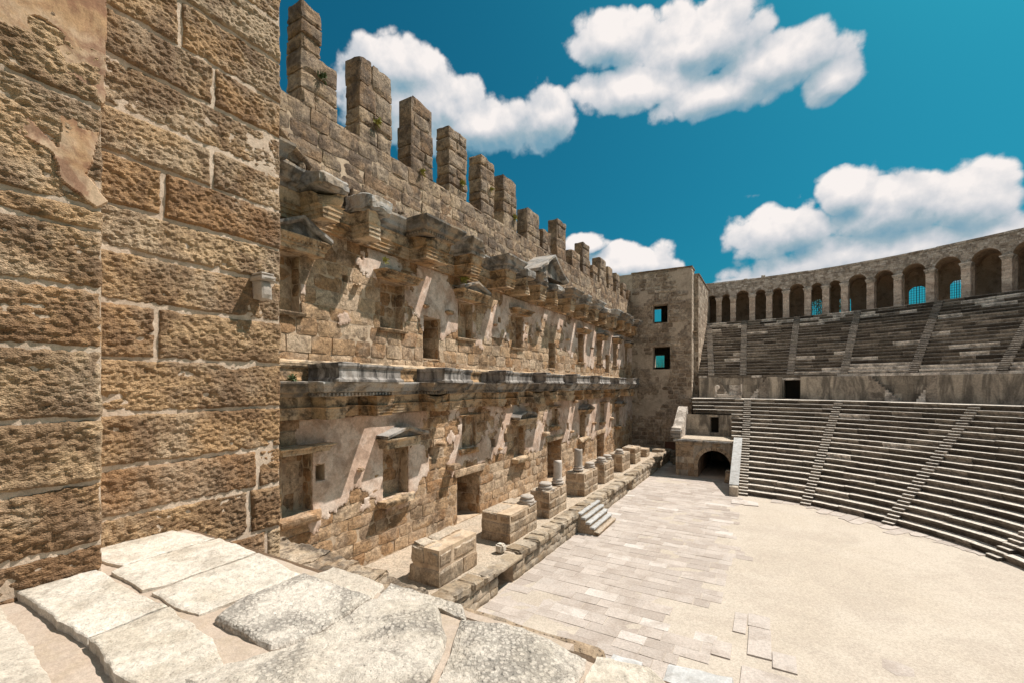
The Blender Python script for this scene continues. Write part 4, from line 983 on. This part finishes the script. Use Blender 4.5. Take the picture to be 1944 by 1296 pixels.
for i in range(11):
    a0, a1 = math.pi*i/11+.012, math.pi*(i+1)/11-.012; V = []; F = []
    for aa in (a0, (a0+a1)/2, a1):
        for rr_, yy in ((ar, 47.15), (ar, 46.64), (ar+.36, 46.66), (ar+.36, 47.15)): V.append((ax_+rr_*math.cos(aa), yy, zsp+rr_*math.sin(aa)))
    for k in range(2): F += [(k*4+j, k*4+(j+1) % 4, (k+1)*4+(j+1) % 4, (k+1)*4+j) for j in range(4)]
    F += [(0, 1, 2, 3), (8, 9, 10, 11)]; mk('voussoir', V, F, M_ped, gate, tint=random.uniform(.3, 1))
for r_ in courses(-7.9, -2.45, -9, -5.6, .62, .7, 1.2, GO+[]):
    V, F = block(MG, r_[0]+.01, r_[1]-.01, r_[2]+.01, r_[3]-.01, .02, -.05, 4, 3, .012, .02); mk('stone_block', V, F, M_ped if random.random() < .7 else M_podwall, gate, tint=random.random())
for sx in (ax_-ar-.36, ax_+ar):
    for z0 in (-9, -8.4): 
        V, F = rbox(sx, sx+.36, 46.62, 47.2, z0+.01, z0+(.59 if z0 < -8.5 else .64), (2, 2, 2), .01, .015); mk('jamb_stone', V, F, M_ped, gate, tint=random.random())
V, F = rbox(-8.1, -2.3, 46.35, 47.2, -5.6, -5.36, (20, 4, 2), .02, .03, 2); mk('cornice', V, F, M_corn, gate, tint=.7)
V, F = rbox(-8.0, -2.35, 46.5, 50.9, -5.5, -5.28, (14, 10, 1), .015, .02, 1); mk('gate_roof', V, F, M_ped, gate, tint=.9)
# back wall of the box above the gate with a small dark doorway
MN = lambda s, z, d: xyz(s, 50.6-d, z)
NO = [(-5.1, -4.3, -5.0, -3.35, 1.5)]
panel(MN, -7.6, -2.4, -5.3, -3.1, NO, -.02, depth=1.5).build('niche_wall', M_podwall, gate)
for r_ in courses(-7.6, -2.4, -5.28, -3.12, .72, .9, 1.5, NO):
    V, F = block(MN, r_[0]+.006, r_[1]-.006, r_[2]+.006, r_[3]-.006, .015, -.03, 3, 2, .008, .01); mk('stone_block', V, F, M_podwall, gate, tint=random.random())
A = Acc(); A.add([(-5.1, 51.9, -5), (-4.3, 51.9, -5), (-4.3, 51.9, -3.35), (-5.1, 51.9, -3.35)], [(0, 1, 2, 3)]); A.build('dark_passage', M_dark, gate)  # near-black sheet painted as the shade inside the small doorway
# sloped cheek wall on the tower side
V = []; 
for x in (-8.35, -7.45):
    V += [(x, 46.9, -5.3), (x, 51.6, -5.3), (x, 51.6, -2.35), (x, 50.9, -2.35), (x, 47.9, -4.2), (x, 46.9, -4.3)]
mk('cheek_wall', V, [(0, 1, 2, 3, 4, 5), (6, 7, 8, 9, 10, 11)]+[(i, (i+1) % 6, 6+(i+1) % 6, 6+i) for i in range(6)], M_rub, gate, tint=.8)
for k in range(2):
    V, F = rbox(-8.4, -7.4, 46.6-.0*k, 47.3+k*.3, -5.28+.4*k, -4.9+.4*k, (4, 3, 2), .02, .03); mk('stone_block', V, F, M_corn, gate, tint=.3)
for (x, y, s_, lb) in ((-3.05, 45.3, .42, 'smooth grey boulder leaning beside the right side of the dark arch'),):
    V, F = rbox(x-s_*.6, x+s_*.6, y-s_, y+s_, -9.05, -9+s_*2.6, (8, 8, 10), .1, .2, 1.6); tag(mk('boulder', V, F, M_ped, tint=.6, smooth=True), lb, 'boulder')
for (x, y, s_, lb) in ((-9.3, 54.0, .4, 'larger rough rock lying at the far end of the stage platform'), (-9.0, 52.6, .28, 'smaller rough rock in front of the larger one near the tower foot')):
    V, F = rbox(x-s_, x+s_, y-s_, y+s_, -9.05, -9+s_*1.3, (6, 6, 5), .15, .15, 2.3); tag(mk('rock', V, F, M_edge, tint=.5), lb, 'rock', 'rocks by the tower foot')
V, F = rbox(-13.6, -12.9, 17.2, 17.9, -7.8, -7.3, (6, 6, 5), .06, .08, 3); tag(mk('rock', V, F, M_slab, tint=.8), 'pale loose stone on the platform between the first two pedestals', 'rock')
V, F = rbox(-13.4, -11.9, 9.4, 11.3, -7.85, -6.9, (8, 8, 5), .02, .03, 3); tag(mk('stone_block', V, F, M_ped, tint=.8), 'low flat topped block on the platform behind the rubble wall', 'stone block')
V, F = rbox(-10.9, -10.5, 17.35, 17.8, -7.75, -7.35, (5, 5, 5), .05, .08, 3); tag(mk('rock', V, F, M_slab, tint=.9), 'small white loose stone at the foot of the second pedestal', 'rock')

# ------------------------------------------------------------------ seats
STL = [90.5, 74.5, 54.8, 32.0, 10.0, -12.0]
low_t = thing('lower_seating', (CX, CY+22, -9), 'lower bank of twenty curved weathered stone seat rows around the sandy floor', 'seating')
up_t = thing('upper_seating', (CX, CY+38, 1.1), 'upper bank of curved grey stone seat rows below the arcade', 'seating')
def seat_piece(r, dep, zb, zt, t0, t1, nose=.09, n_=2, rough=.02, lip=.4):
    """one seat stone: recessed riser, rounded lip, tread, with ends"""
    h = zt-zb
    prof = [(r+nose, zb-.04), (r+nose, zb+h*.36), (r+nose*.45, zb+h*.52), (r+.005, zb+h*.66), (r, zt-.025), (r+.015, zt), (r+dep+nose+.05, zt), (r+dep+nose+.05, zb-.04)]
    V = []; m_ = len(prof)
    tt = np.linspace(t0, t1, n_+1)
    for td in tt:
        for (a, z) in prof: V.append((a, td, z))
    V = np.array(V); jr = random.uniform(-.045, .045)*(dep/.66)**.5; jz = random.uniform(-.022, .022)
    P = pol(V[:, 0]+jr, V[:, 1], V[:, 2]+jz)
    nn = np.stack([fbm(P+q, 2.4, 2) for q in (0, 40, 80)], 1)*rough; nn[:, 2] *= .5; P = P+nn
    F = []
    for i in range(n_): F += [(i*m_+k, (i+1)*m_+k, (i+1)*m_+k+1, i*m_+k+1) for k in range(m_-1)]
    F += [tuple(range(m_)), tuple(n_*m_+k for k in range(m_))]
    return P, F
def bank(rows, r0, dep, z0, h, stairs, sw, left, tmin, Lr, parent, name, pale, nmax=300, nose=.12):
    items = []
    for i in range(rows):
        r = r0+dep*i; zb = z0+h*i; zt = zb+h
        segs = []; tl = left(i); edges = [tl]
        for s_ in sorted([q for q in stairs if q < tl-1], reverse=True):
            half = math.degrees(sw/2/(r*G(s_))); segs.append((s_+half, edges[-1])); edges.append(s_-half)
        segs.append((tmin, edges[-1]))
        for a, b in segs:
            if b <= a: continue
            ln = math.radians(b-a)*r; c = b
            while c > a+.01:
                L = math.degrees(random.uniform(*Lr)/r); e = max(a, c-L)
                if e-a < L*.3: e = a
                items.append((r, dep, zb, zt, e, c, i)); c = e
    def dist(it):
        p = pol(it[0], (it[4]+it[5])/2, it[3]); D_ = -p[0]*.4985+p[1]*.867; L_ = p[0]*.867+p[1]*.4985
        vis = D_ > 2 and abs(L_/D_) < 1.25
        return (1 if vis else 1000)*(p[0]**2+p[1]**2)
    items.sort(key=dist); A = Acc()
    for k, (r, dp, zb, zt, a, b, i) in enumerate(items):
        tn = pale(i, (a+b)/2)
        P, F = seat_piece(r, dp, zb, zt, a+.012, b-.012, nose=nose, n_=4 if r < 31 else 3, rough=.028)
        if k < nmax: mk('seat_block', P, F, M_seat, parent, tint=tn)
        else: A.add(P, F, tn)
    A.build('far_seat_rows', M_seat, parent, kind='stuff')
    for s_ in stairs:
        A = Acc()
        for i in range(rows):
            r = r0+dep*i; zb = z0+h*i; zt = zb+h
            half = math.degrees(sw/2/(r*G(s_)))
            for (ra, rb, za, zc) in ((r-dep*.5, r+.02, zb-.02, zb+h*.5), (r, r+dep*.55, zb, zt)):
                V = [pol(a, b, z) for b in (s_-half+.01, s_+half-.01) for a, z in ((ra, za), (ra, zc-.02), (ra+.02, zc), (rb, zc), (rb, za))]
                V = np.array(V); V = V+np.stack([fbm(V+q, 3, 1) for q in (0, 40, 80)], 1)*.012
                A.add(V, [(0, 1, 6, 5), (1, 2, 7, 6), (2, 3, 8, 7), (0, 1, 2, 3, 4), (5, 6, 7, 8, 9)], random.uniform(.1, .7))
        A.build('stair_flight', M_seat, parent)
LD, LH = .66, .375
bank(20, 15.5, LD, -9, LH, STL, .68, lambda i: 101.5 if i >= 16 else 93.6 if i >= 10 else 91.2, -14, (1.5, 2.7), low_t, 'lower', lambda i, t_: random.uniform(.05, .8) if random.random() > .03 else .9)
UD, UH = .463, .36
STU = [97.3, 91.5, 83.4, 75.0, 65.2, 54.6, 43., 31., 19.]
def palef(i, t_):
    if i in (0,) and t_ < 84: return random.uniform(.9, 1)
    if i == 1 and t_ < 72: return random.uniform(.82, 1)
    if i in (1, 2, 4) and t_ < 76 and random.random() < .45: return random.uniform(.88, 1)
    if i >= 18 and random.random() < .3: return random.uniform(.88, 1)
    return random.uniform(.0, .75) if random.random() > .05 else .95
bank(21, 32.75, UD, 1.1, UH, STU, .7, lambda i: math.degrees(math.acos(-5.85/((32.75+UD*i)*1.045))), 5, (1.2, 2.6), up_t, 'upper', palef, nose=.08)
# diazoma walkway and its back wall
def ring(name, r0, r1, z, t0, t1, mat, parent=None, dt=1.5, rr=1, **kw):
    n_ = int((t1-t0)/dt); m_ = rr; V = []; 
    for td in np.linspace(t0, t1, n_+1):
        for r_ in np.linspace(r0, r1, m_+1): V.append(pol(r_, td, z))
    return mk(name, np.array(V), gridF(n_, m_), mat, parent, **kw)
dz = thing('walkway', (CX, CY+30, -1.5), None, None, kind='structure')
ring('walkway_floor', 28.2, 32.8, -1.52, -14, 101, M_seat, dz)
pw = thing('podium_wall', (CX, CY+32.5, -1.5), 'smooth stained stone wall behind the walkway with small stairways and one dark door', 'wall')
RW = 32.5
MD = lambda s, z, d: pol(RW, np.asarray(s), z, np.asarray(d))
DO = [(81.8, 84.4, -1.5, .55, 1.8), (40.0, 42.5, -1.5, .55, 1.8)]
panel(MD, 5, 99.8, -1.55, 1.14, DO, -.02, step=2, depth=1.8).build('wall_core', M_podwall, pw)
def cdeg(t0, t1, z0, z1, h, l0, l1, ops): return courses(t0, t1, z0, z1, h, l0, l1, ops)
for r_ in cdeg(40, 99.7, -1.5, .85, .8, 1.6, 2.9, [o[:4] for o in DO]):
    if r_[1]-r_[0] < .3: continue
    V, F = block(MD, r_[0]+.02, r_[1]-.02, r_[2]+.008, r_[3]-.008, .03, -.05, 3, 2, .0, .008, .0); mk('stone_block', V, F, M_podwall, pw, tint=random.random())
V = []
for r_ in cdeg(40, 99.7, .87, 1.12, .3, 1.5, 3.2, []):
    V, F = block(MD, r_[0]+.02, r_[1]-.02, .87, 1.12, .10, -.05, 3, 2, .005, .01, .0); mk('coping_stone', V, F, M_seat, pw, tint=.95 if r_[1] < 76 or random.random() < .2 else .5)
for o in DO[:1]:
    A = Acc(); p = [pol(RW, o[0], o[2], -1.75), pol(RW, o[1], o[2], -1.75), pol(RW, o[1], o[3], -1.75), pol(RW, o[0], o[3], -1.75)]; A.add(p, [(0, 1, 2, 3)]); A.build('dark_passage', M_dark, pw)  # dark sheet painting the shade deep inside the podium door
    V, F = block(MD, o[0]-.5, o[1]+.5, .56, .80, .10, -.02, 3, 2, .005, .01, 0); mk('door_lintel', V, F, M_seat, pw, tint=.92)
# little stairways rising against the wall
def wallstairs(t0, t1, name='wall_stair'):   # rises from t0 (foot) to t1 (top)
    n_ = 9
    for k in range(n_):
        a = t0+(t1-t0)*k/n_; b = t0+(t1-t0)*(k+1)/n_; z = -1.5+2.4*(k+1)/n_; lo, hi = sorted((a, b))
        V = [pol(RW, q, zz, dd) for q in (lo, hi) for zz, dd in ((-1.52, .6), (z, .6), (z, 0.02), (-1.52, 0.02))]
        mk('wall_step', np.array(V), [(0, 1, 5, 4), (1, 2, 6, 5), (0, 1, 2, 3), (4, 5, 6, 7)], M_seat, pw, tint=.75 if k > 3 else 1.0)
def wallblock(t0, t1):
    lo, hi = sorted((t0, t1)); V = [pol(RW, q, zz, dd) for q in np.linspace(lo, hi, 4) for zz, dd in ((-1.52, .6), (.9, .6), (.92, 0.02), (-1.52, 0.02))]
    F = []
    for i in range(3): F += [(i*4, i*4+1, i*4+5, i*4+4), (i*4+1, i*4+2, i*4+6, i*4+5)]
    F += [(0, 1, 2, 3), (12, 13, 14, 15)]; mk('stair_landing', np.array(V), F, M_podwall, pw, tint=random.uniform(.3, 1))
wallstairs(94.0, 96.0); wallblock(96.0, 99.6)
wallstairs(90.2, 87.0); wallblock(87.0, 84.7)
wallstairs(66.9, 71.2); wallblock(71.2, 81.6)
wallstairs(64.5, 61.8); wallblock(61.8, 44)
# stone bench on the walkway
bn = thing('stone_bench', tuple(pol(29.6, 94.2, -1.5)), 'carved stone bench with scrolled arm standing on the walkway left of the stairs', 'bench')
def bpart(name, t0, t1, r0, r1, z0, z1, tn=.7):
    V = [pol(r_, q, z) for q in np.linspace(t0, t1, 4) for r_, z in ((r0, z0), (r0, z1), (r1, z1), (r1, z0))]; F = []
    for i in range(3): F += [(i*4+k, i*4+(k+1) % 4, (i+1)*4+(k+1) % 4, (i+1)*4+k) for k in range(4)]
    F += [(0, 1, 2, 3), (12, 13, 14, 15)]; return mk(name, np.array(V), F, M_seat, bn, tint=tn)
bpart('seat', 91.7, 96.8, 29.0, 29.75, -1.52, -1.05, .85); bpart('backrest', 91.7, 94.0, 29.6, 29.85, -1.06, .0, .9)
bpart('armrest', 91.6, 91.85, 29.05, 29.75, -1.06, .1, .95); bpart('armrest', 96.4, 96.75, 29.1, 29.5, -1.06, -.1, .9)
V, F = lathe([(.05, 0), (.22, 0), (.24, .06), (.22, .12), (.05, .12)], 14); V = V[:, [0, 2, 1]]; mk('scroll', V+pol(29.2, 96.3, -.25), F, M_seat, bn, tint=.95)

# parapet slope next to the first stair flight
V = []
for x in (-2.62, -2.0):
    V += [(x, 40.0, -9.03), (x, 46.8, -9.03), (x, 46.8, -5.0), (x, 40.6, -8.22), (x, 40.0, -8.26)]
par = thing('parapet', (-2.3, 43, -9), 'smooth pale sloping parapet slab between the dark arch and the seat stairs', 'parapet')
V = np.array(V); mk('parapet_slab', V, [(0, 1, 2, 3, 4), (5, 6, 7, 8, 9)]+[(i, (i+1) % 5, 5+(i+1) % 5, 5+i) for i in range(5)], M_podwall, par, tint=.9)
for k in range(4):
    f0, f1 = k/4+.002, (k+1)/4-.002; y0, y1 = 40.5+6.2*f0, 40.5+6.2*f1; z0, z1 = -8.27+3.22*f0, -8.27+3.22*f1; V = []
    for x in (-2.66, -1.96): V += [(x, y0, z0-.0), (x, y1, z1), (x, y1, z1+.12), (x, y0, z0+.12)]
    mk('coping_slab', V, [(0, 1, 2, 3), (4, 5, 6, 7)]+[(i, (i+1) % 4, 4+(i+1) % 4, 4+i) for i in range(4)], M_marb, par, tint=.2+.2*k)

# ------------------------------------------------------------------ arcade on top
arc = thing('arcade_gallery', (CX, CY+44, 8.65), 'curved arcade of round arches on stone piers crowning the seats', 'arcade')
PT = [97.9, 95.6, 93.3, 90.3, 87.7, 85.2, 82.1, 79.6, 77.1, 73.8, 70.5, 66.8, 63.0, 59.0, 55.0, 51.0, 47.0, 43, 39, 35, 31, 27]
RG = 44.6; ZB, ZS, ZC = 8.65, 12.50, 14.68
MA = lambda s, z, d: pol(RG, np.asarray(s), z, np.asarray(d))
wall = Acc(); soff = Acc(); pw_ = .36
arcs = []
for (tb, ta) in zip(PT, PT[1:]):
    rg = RG*G((ta+tb)/2); hp = math.degrees(pw_/rg); a, b = ta+hp, tb-hp; c = (a+b)/2; hw = (b-a)/2; rad = math.radians(hw)*rg
    rz = min(rad, 1.3); n_ = 12; arcs.append((a, b, c, hw, rz))
    for i in range(n_):
        f0, f1 = math.pi*i/n_, math.pi*(i+1)/n_
        t0_, t1_ = c+hw*math.cos(f0), c+hw*math.cos(f1); z0_, z1_ = ZS+rz*math.sin(f0), ZS+rz*math.sin(f1)
        wall.add(MA(np.array([t0_, t1_, t1_, t0_]), np.array([z0_, z1_, ZC, ZC]), np.zeros(4)), [(0, 1, 2, 3)])
        soff.add(MA(np.array([t0_, t1_, t1_, t0_]), np.array([z0_, z1_, z1_, z0_]), np.array([0, 0, -3.3, -3.3])), [(0, 1, 2, 3)])
for tp in PT:
    rg = RG*G(tp); hp = math.degrees(pw_/rg)
    wall.add(MA(np.array([tp-hp, tp+hp, tp+hp, tp-hp]), np.array([ZS, ZS, ZC, ZC]), np.zeros(4)), [(0, 1, 2, 3)])
wall.build('arcade_wall', M_rub, arc); soff.build('vault', M_vault, arc)
# rubble stones of the band over the arches
A = Acc()
td = 96.5; cnt = 0
for zrow in np.arange(12.6, 14.6, .24):
    td = 97.8
    while td > 29:
        rg = RG*G(td); L = math.degrees(random.uniform(.3, .62)/rg); c = td-L/2; ok = zrow+.24 < 14.68
        for (a, b, cc, hw, rz) in arcs:
            if a < c+L/2 and b > c-L/2:
                u_ = min(1, max(0, (abs(c-cc)-L/2)/hw)); zz = ZS+(rz+.1)*math.sqrt(1-u_*u_)
                if zrow < zz: ok = False
        if ok:
            V, F = block(MA, td-L+.03, td-.03, zrow+.015, zrow+.225, .05+random.uniform(0, .05), -.02, 2, 1, .02, .02, .01); A.add(V, F, random.random())
        td -= L
A.build('rubble_facing', M_rub, arc, kind='stuff')
# ring of arch stones round each opening
for (a, b, c, hw, rz) in arcs:
    A = Acc(); n_ = 13
    for i in range(n_):
        f0, f1 = math.pi*i/n_+.02, math.pi*(i+1)/n_-.02; V = []
        for f in (f0, f1):
            for k, dd in ((1.0, -.2), (1.0, .04), (1.22, .05), (1.22, -.2)):
                V.append(MA(c+hw*k*math.cos(f), ZS+rz*k*math.sin(f), dd))
        A.add(np.array(V), [(0, 1, 2, 3), (4, 5, 6, 7), (0, 1, 5, 4), (1, 2, 6, 5), (2, 3, 7, 6), (3, 0, 4, 7)], random.random())
    A.build('arch_ring', M_rub, arc)
for tp in PT:
    rg = RG*G(tp); hp = math.degrees(pw_/rg)
    A = Acc(); z = ZB; k = 0
    while z < ZS-.35:
        h = .27; hh = min(h, ZS-.35-z)
        V, F = block(MA, tp-hp*(1+random.uniform(-.04, .04)), tp+hp*(1+random.uniform(-.04, .04)), z+.008, z+hh-.004, .20+random.uniform(-.03, .03), -.75, 2, 1, .01, .015, .0); A.add(V, F, random.random()); z += hh
    p = A.build('pier', M_pier, arc)
    A = Acc()
    for (zz0, zz1, o_) in ((ZS-.35, ZS-.22, .04), (ZS-.22, ZS-.08, .12), (ZS-.08, ZS+.05, .2)):
        V, F = block(MA, tp-hp-math.degrees(o_*.7/rg), tp+hp+math.degrees(o_*.7/rg), zz0, zz1, .20+o_, -.8, 2, 1, .015, .01, 0); A.add(V, F, .9)
    A.build('capital', M_rub, p)
    # inner pier behind
    V, F = block(MA, tp-hp*.9, tp+hp*.9, ZB, ZS+.02, -1.6, -2.2, 2, 6, .02, .02, 0); mk('inner_pier', V, F, M_pier, arc, tint=.4)
# back wall with the arched window holes and their bars
WN = [(80.2, 81.9), (76.7, 78.2), (67.8, 69.9), (63.8, 65.5)]
MBk = lambda s, z, d: pol(RG, np.asarray(s), z, np.asarray(d)-3.3)
WO = [(a, b, 9.1, 11.5) for a, b in WN]
A = panel(MBk, 26, 98.4, 8.3, 14.68, WO, 0, step=1.5)
for (a, b) in WN:
    c, hw = (a+b)/2, (b-a)/2
A.build('back_wall', M_vault, arc)
# gentle arch heads inside each square hole
for (a, b) in WN:
    c, hw = (a+b)/2, (b-a)/2; A = Acc(); n_ = 8
    for i in range(n_):
        f0, f1 = math.pi*i/n_, math.pi*(i+1)/n_
        A.add(MBk(np.array([c+hw*math.cos(f0), c+hw*math.cos(f1), c+hw*math.cos(f1), c+hw*math.cos(f0)]), np.array([10.7+.8*math.sin(f0), 10.7+.8*math.sin(f1), 11.52, 11.52]), np.full(4, .01)), [(0, 1, 2, 3)])
    A.build('window_head', M_vault, arc)
    A = Acc()
    for q in np.linspace(a, b, 8)[1:-1]:
        w2 = .025 if abs(q-c) > .2 else .04
        V = MBk(np.array([q-w2, q+w2, q+w2, q-w2]), np.array([9.1, 9.1, 11.5, 11.5]), np.full(4, -.05)); V2 = MBk(np.array([q-w2, q+w2, q+w2, q-w2]), np.array([9.1, 9.1, 11.5, 11.5]), np.full(4, -.08))
        A.add(np.concatenate([V, V2]), [(0, 1, 2, 3), (4, 5, 6, 7), (0, 3, 7, 4), (1, 2, 6, 5)])
    for z in np.arange(9.3, 11.5, .28):
        V = MBk(np.array([a, b, b, a]), np.array([z, z, z+.03, z+.03]), np.full(4, -.04)); V2 = MBk(np.array([a, b, b, a]), np.array([z, z, z+.03, z+.03]), np.full(4, -.07))
        A.add(np.concatenate([V, V2]), [(0, 1, 2, 3), (4, 5, 6, 7), (0, 1, 5, 4), (3, 2, 6, 7)])
    A.build('window_grille', M_iron, arc)
r_ = ring('gallery_roof', RG-.02, RG+3.6, 14.69, 26, 98.4, M_rub, arc)
ring('gallery_floor', 42.3, RG+3.4, 8.66, 26, 98.4, M_rub, arc)
A = Acc(); td = 98
while td > 27:
    L = random.uniform(1.0, 2.2); V, F = block(MA, max(td-L, 26.5)+.01, td-.01, 14.64, 14.84+random.uniform(-.02, .03), .12, -.5, 4, 1, .012, .02, .0); A.add(V, F, random.random()); td -= L
A.build('coping', M_rub, arc)
A = Acc(); td = 98     # outer back face so the building is closed
panel(lambda s, z, d: pol(RG, np.asarray(s), z, np.asarray(d)-3.7), 26, 98.4, -9, 14.68, [(a, b, 9.1, 11.5) for a, b in WN], 0, step=1.5).build('outer_wall', M_tower, arc)
for (tq, zt) in ((88.6, .35), (91.3, .2)):
    V, F = rbox(-.25, .25, -.25, .25, 0, zt, (3, 3, 3), .03, .05); mk('loose_stone', V+pol(RG+.3, tq, 14.82), F, M_rub, arc, tint=.9)
# solid filler under the seat banks
for (nm, r0, r1, z0, z1, t0) in (('upper_bank_core', 32.6, 43, 1.0, 8.2, 5),):
    V = []; tds = np.linspace(5, 98.2, 60)
    for td in tds:
        for r_, z in ((33.2, .6), (42.9, 8.1), (43.6, 8.1), (43.6, -9)): V.append(pol(r_, td, z))
    mk('bank_core', np.array(V), gridF(59, 3), M_podwall, up_t)
for (ta_, tb_, ra_, za_) in ((-14, 90.8, 15.8, -9.1), (91.0, 93.4, 22.3, -5.5), (93.4, 101.2, 26.2, -3.35)):
    V = []
    for td in np.linspace(ta_, tb_, 60):
        for r_, z in ((ra_, za_), (28.8, -1.75)): V.append(pol(r_, td, z))
    mk('bank_core', np.array(V), gridF(59, 1), M_podwall, low_t)

# ------------------------------------------------------------------ hill behind the seats
V = []
for td in np.linspace(-20, 95, 50):
    for r_, z in ((48.6, 6.5), (52, 6.8), (60, 5.5), (75, 1), (110, -9.2)): V.append(pol(r_, td, z))
V = np.array(V); V[:, 2] += fbm(V, .12, 3)*.6*(V[:, 2] > -9)
g = mk('hill', V, gridF(49, 4), M_grass, smooth=True); g['kind'] = 'structure'

# ------------------------------------------------------------------ trees seen through the window holes
def tree(base, h, cr, label, nleaf=2600):
    o = thing('tree', base, label, 'tree'); b = np.array(base)
    A = Acc()
    def limb(p, q, r0, r1):
        p, q = np.array(p, float), np.array(q, float); d_ = q-p; d_ /= np.linalg.norm(d_); u = np.cross(d_, (0, 1, .3)); u /= np.linalg.norm(u); v = np.cross(d_, u)
        V = [p+r0*(math.cos(t_)*u+math.sin(t_)*v) for t_ in np.linspace(0, 2*math.pi, 9)[:-1]]+[q+r1*(math.cos(t_)*u+math.sin(t_)*v) for t_ in np.linspace(0, 2*math.pi, 9)[:-1]]
        A.add(V, [(i, (i+1) % 8, 8+(i+1) % 8, 8+i) for i in range(8)])
    limb(b, b+(0, 0, h*.55), .22, .12); tips = []
    for k in range(9):
        a = k*2.4; st_ = b+np.array((0, 0, h*random.uniform(.3, .55))); e = st_+np.array((math.cos(a)*cr*random.uniform(.4, .8), math.sin(a)*cr*random.uniform(.4, .8), h*random.uniform(.15, .4))); limb(st_, e, .08, .03); tips.append(e)
    A.build('trunk', M_bark, o)
    C = np.array(tips); ci = rng.integers(0, len(C), nleaf); dd = rng.normal(size=(nleaf, 3))*cr*.24; P = C[ci]+dd
    n3 = rng.normal(size=(nleaf, 3)); n3 /= np.linalg.norm(n3, axis=1)[:, None]; m3 = np.cross(n3, rng.normal(size=(nleaf, 3))); m3 /= np.linalg.norm(m3, axis=1)[:, None]; s_ = rng.uniform(.05, .14, nleaf)[:, None]
    V = np.stack([P-n3*s_, P-m3*s_*.5, P+n3*s_, P+m3*s_*.5], 1).reshape(-1, 3); F = [(4*i, 4*i+1, 4*i+2, 4*i+3) for i in range(nleaf)]
    mk('crown', V, F, M_leaf, o)
tree((-20.4, 100, -9.1), 16.6, 3.6, 'dark green tree seen through the lower window hole of the tower')
_p = pol(52, 80.4, 0); tree((float(_p[0]), float(_p[1]), 6.4), 6.6, 2.2, 'leafy tree seen through a barred arcade window')

# ------------------------------------------------------------------ tufts of weeds rooted in the masonry
def tuft(p, s, mat, label, n_=60, up=(0.6, 0, .5)):
    V = []; F = []
    for i in range(n_):
        d_ = np.array(up)+rng.normal(size=3)*.55; d_ /= np.linalg.norm(d_); w_ = np.cross(d_, rng.normal(size=3)); w_ /= np.linalg.norm(w_); L = s*random.uniform(.5, 1.1)
        b = np.array(p)+rng.normal(size=3)*s*.18; m_ = b+d_*L*.6+w_*L*.13; m2 = b+d_*L*.6-w_*L*.13; e = b+d_*L+np.array((0, 0, -.25*L))
        k = len(V); V += [b, m_, e, m2]; F.append((k, k+1, k+2, k+3))
    return tag(mk('weed_tuft', np.array(V), F, mat), label, 'plant', 'weeds rooted in the ruined masonry')
tuft((-14.98, 14.0, 11.55), .32, M_leafy, 'yellow green weed tuft on the tallest broad pillar near the left')
tuft((-14.98, 16.9, 10.6), .25, M_leafy, 'small yellow weed tuft low on the stepped pillar')
tuft((-14.98, 20.3, 11.3), .3, M_leafy, 'yellowish weed on the pillar right of the stepped one')
tuft((-14.98, 11.2, 11.9), .28, M_leaf, 'bright green sprig on the leftmost jagged pillar')
tuft((-14.98, 23.4, 12.2), .25, M_leafy, 'weed halfway up the fifth pillar from the left')
tuft((-14.98, 26.4, 11.4), .28, M_leafy, 'weed low on the sixth pillar from the left')
tuft((-14.5, 19.9, 5.75), .42, M_leafy, 'dry yellow plant on top of the triangular pediment of the upper tier', up=(.2, 0, .9))
tuft((-14.4, 13.95, 5.35), .22, M_leafy, 'tiny yellow plant at the left end of the upper flat niche cornice', up=(.2, 0, .9))
tuft((-14.45, 9.6, .2), .22, M_leaf, 'low green weeds growing on the lower cornice at the left end of the facade', up=(.3, .2, .6), n_=120)
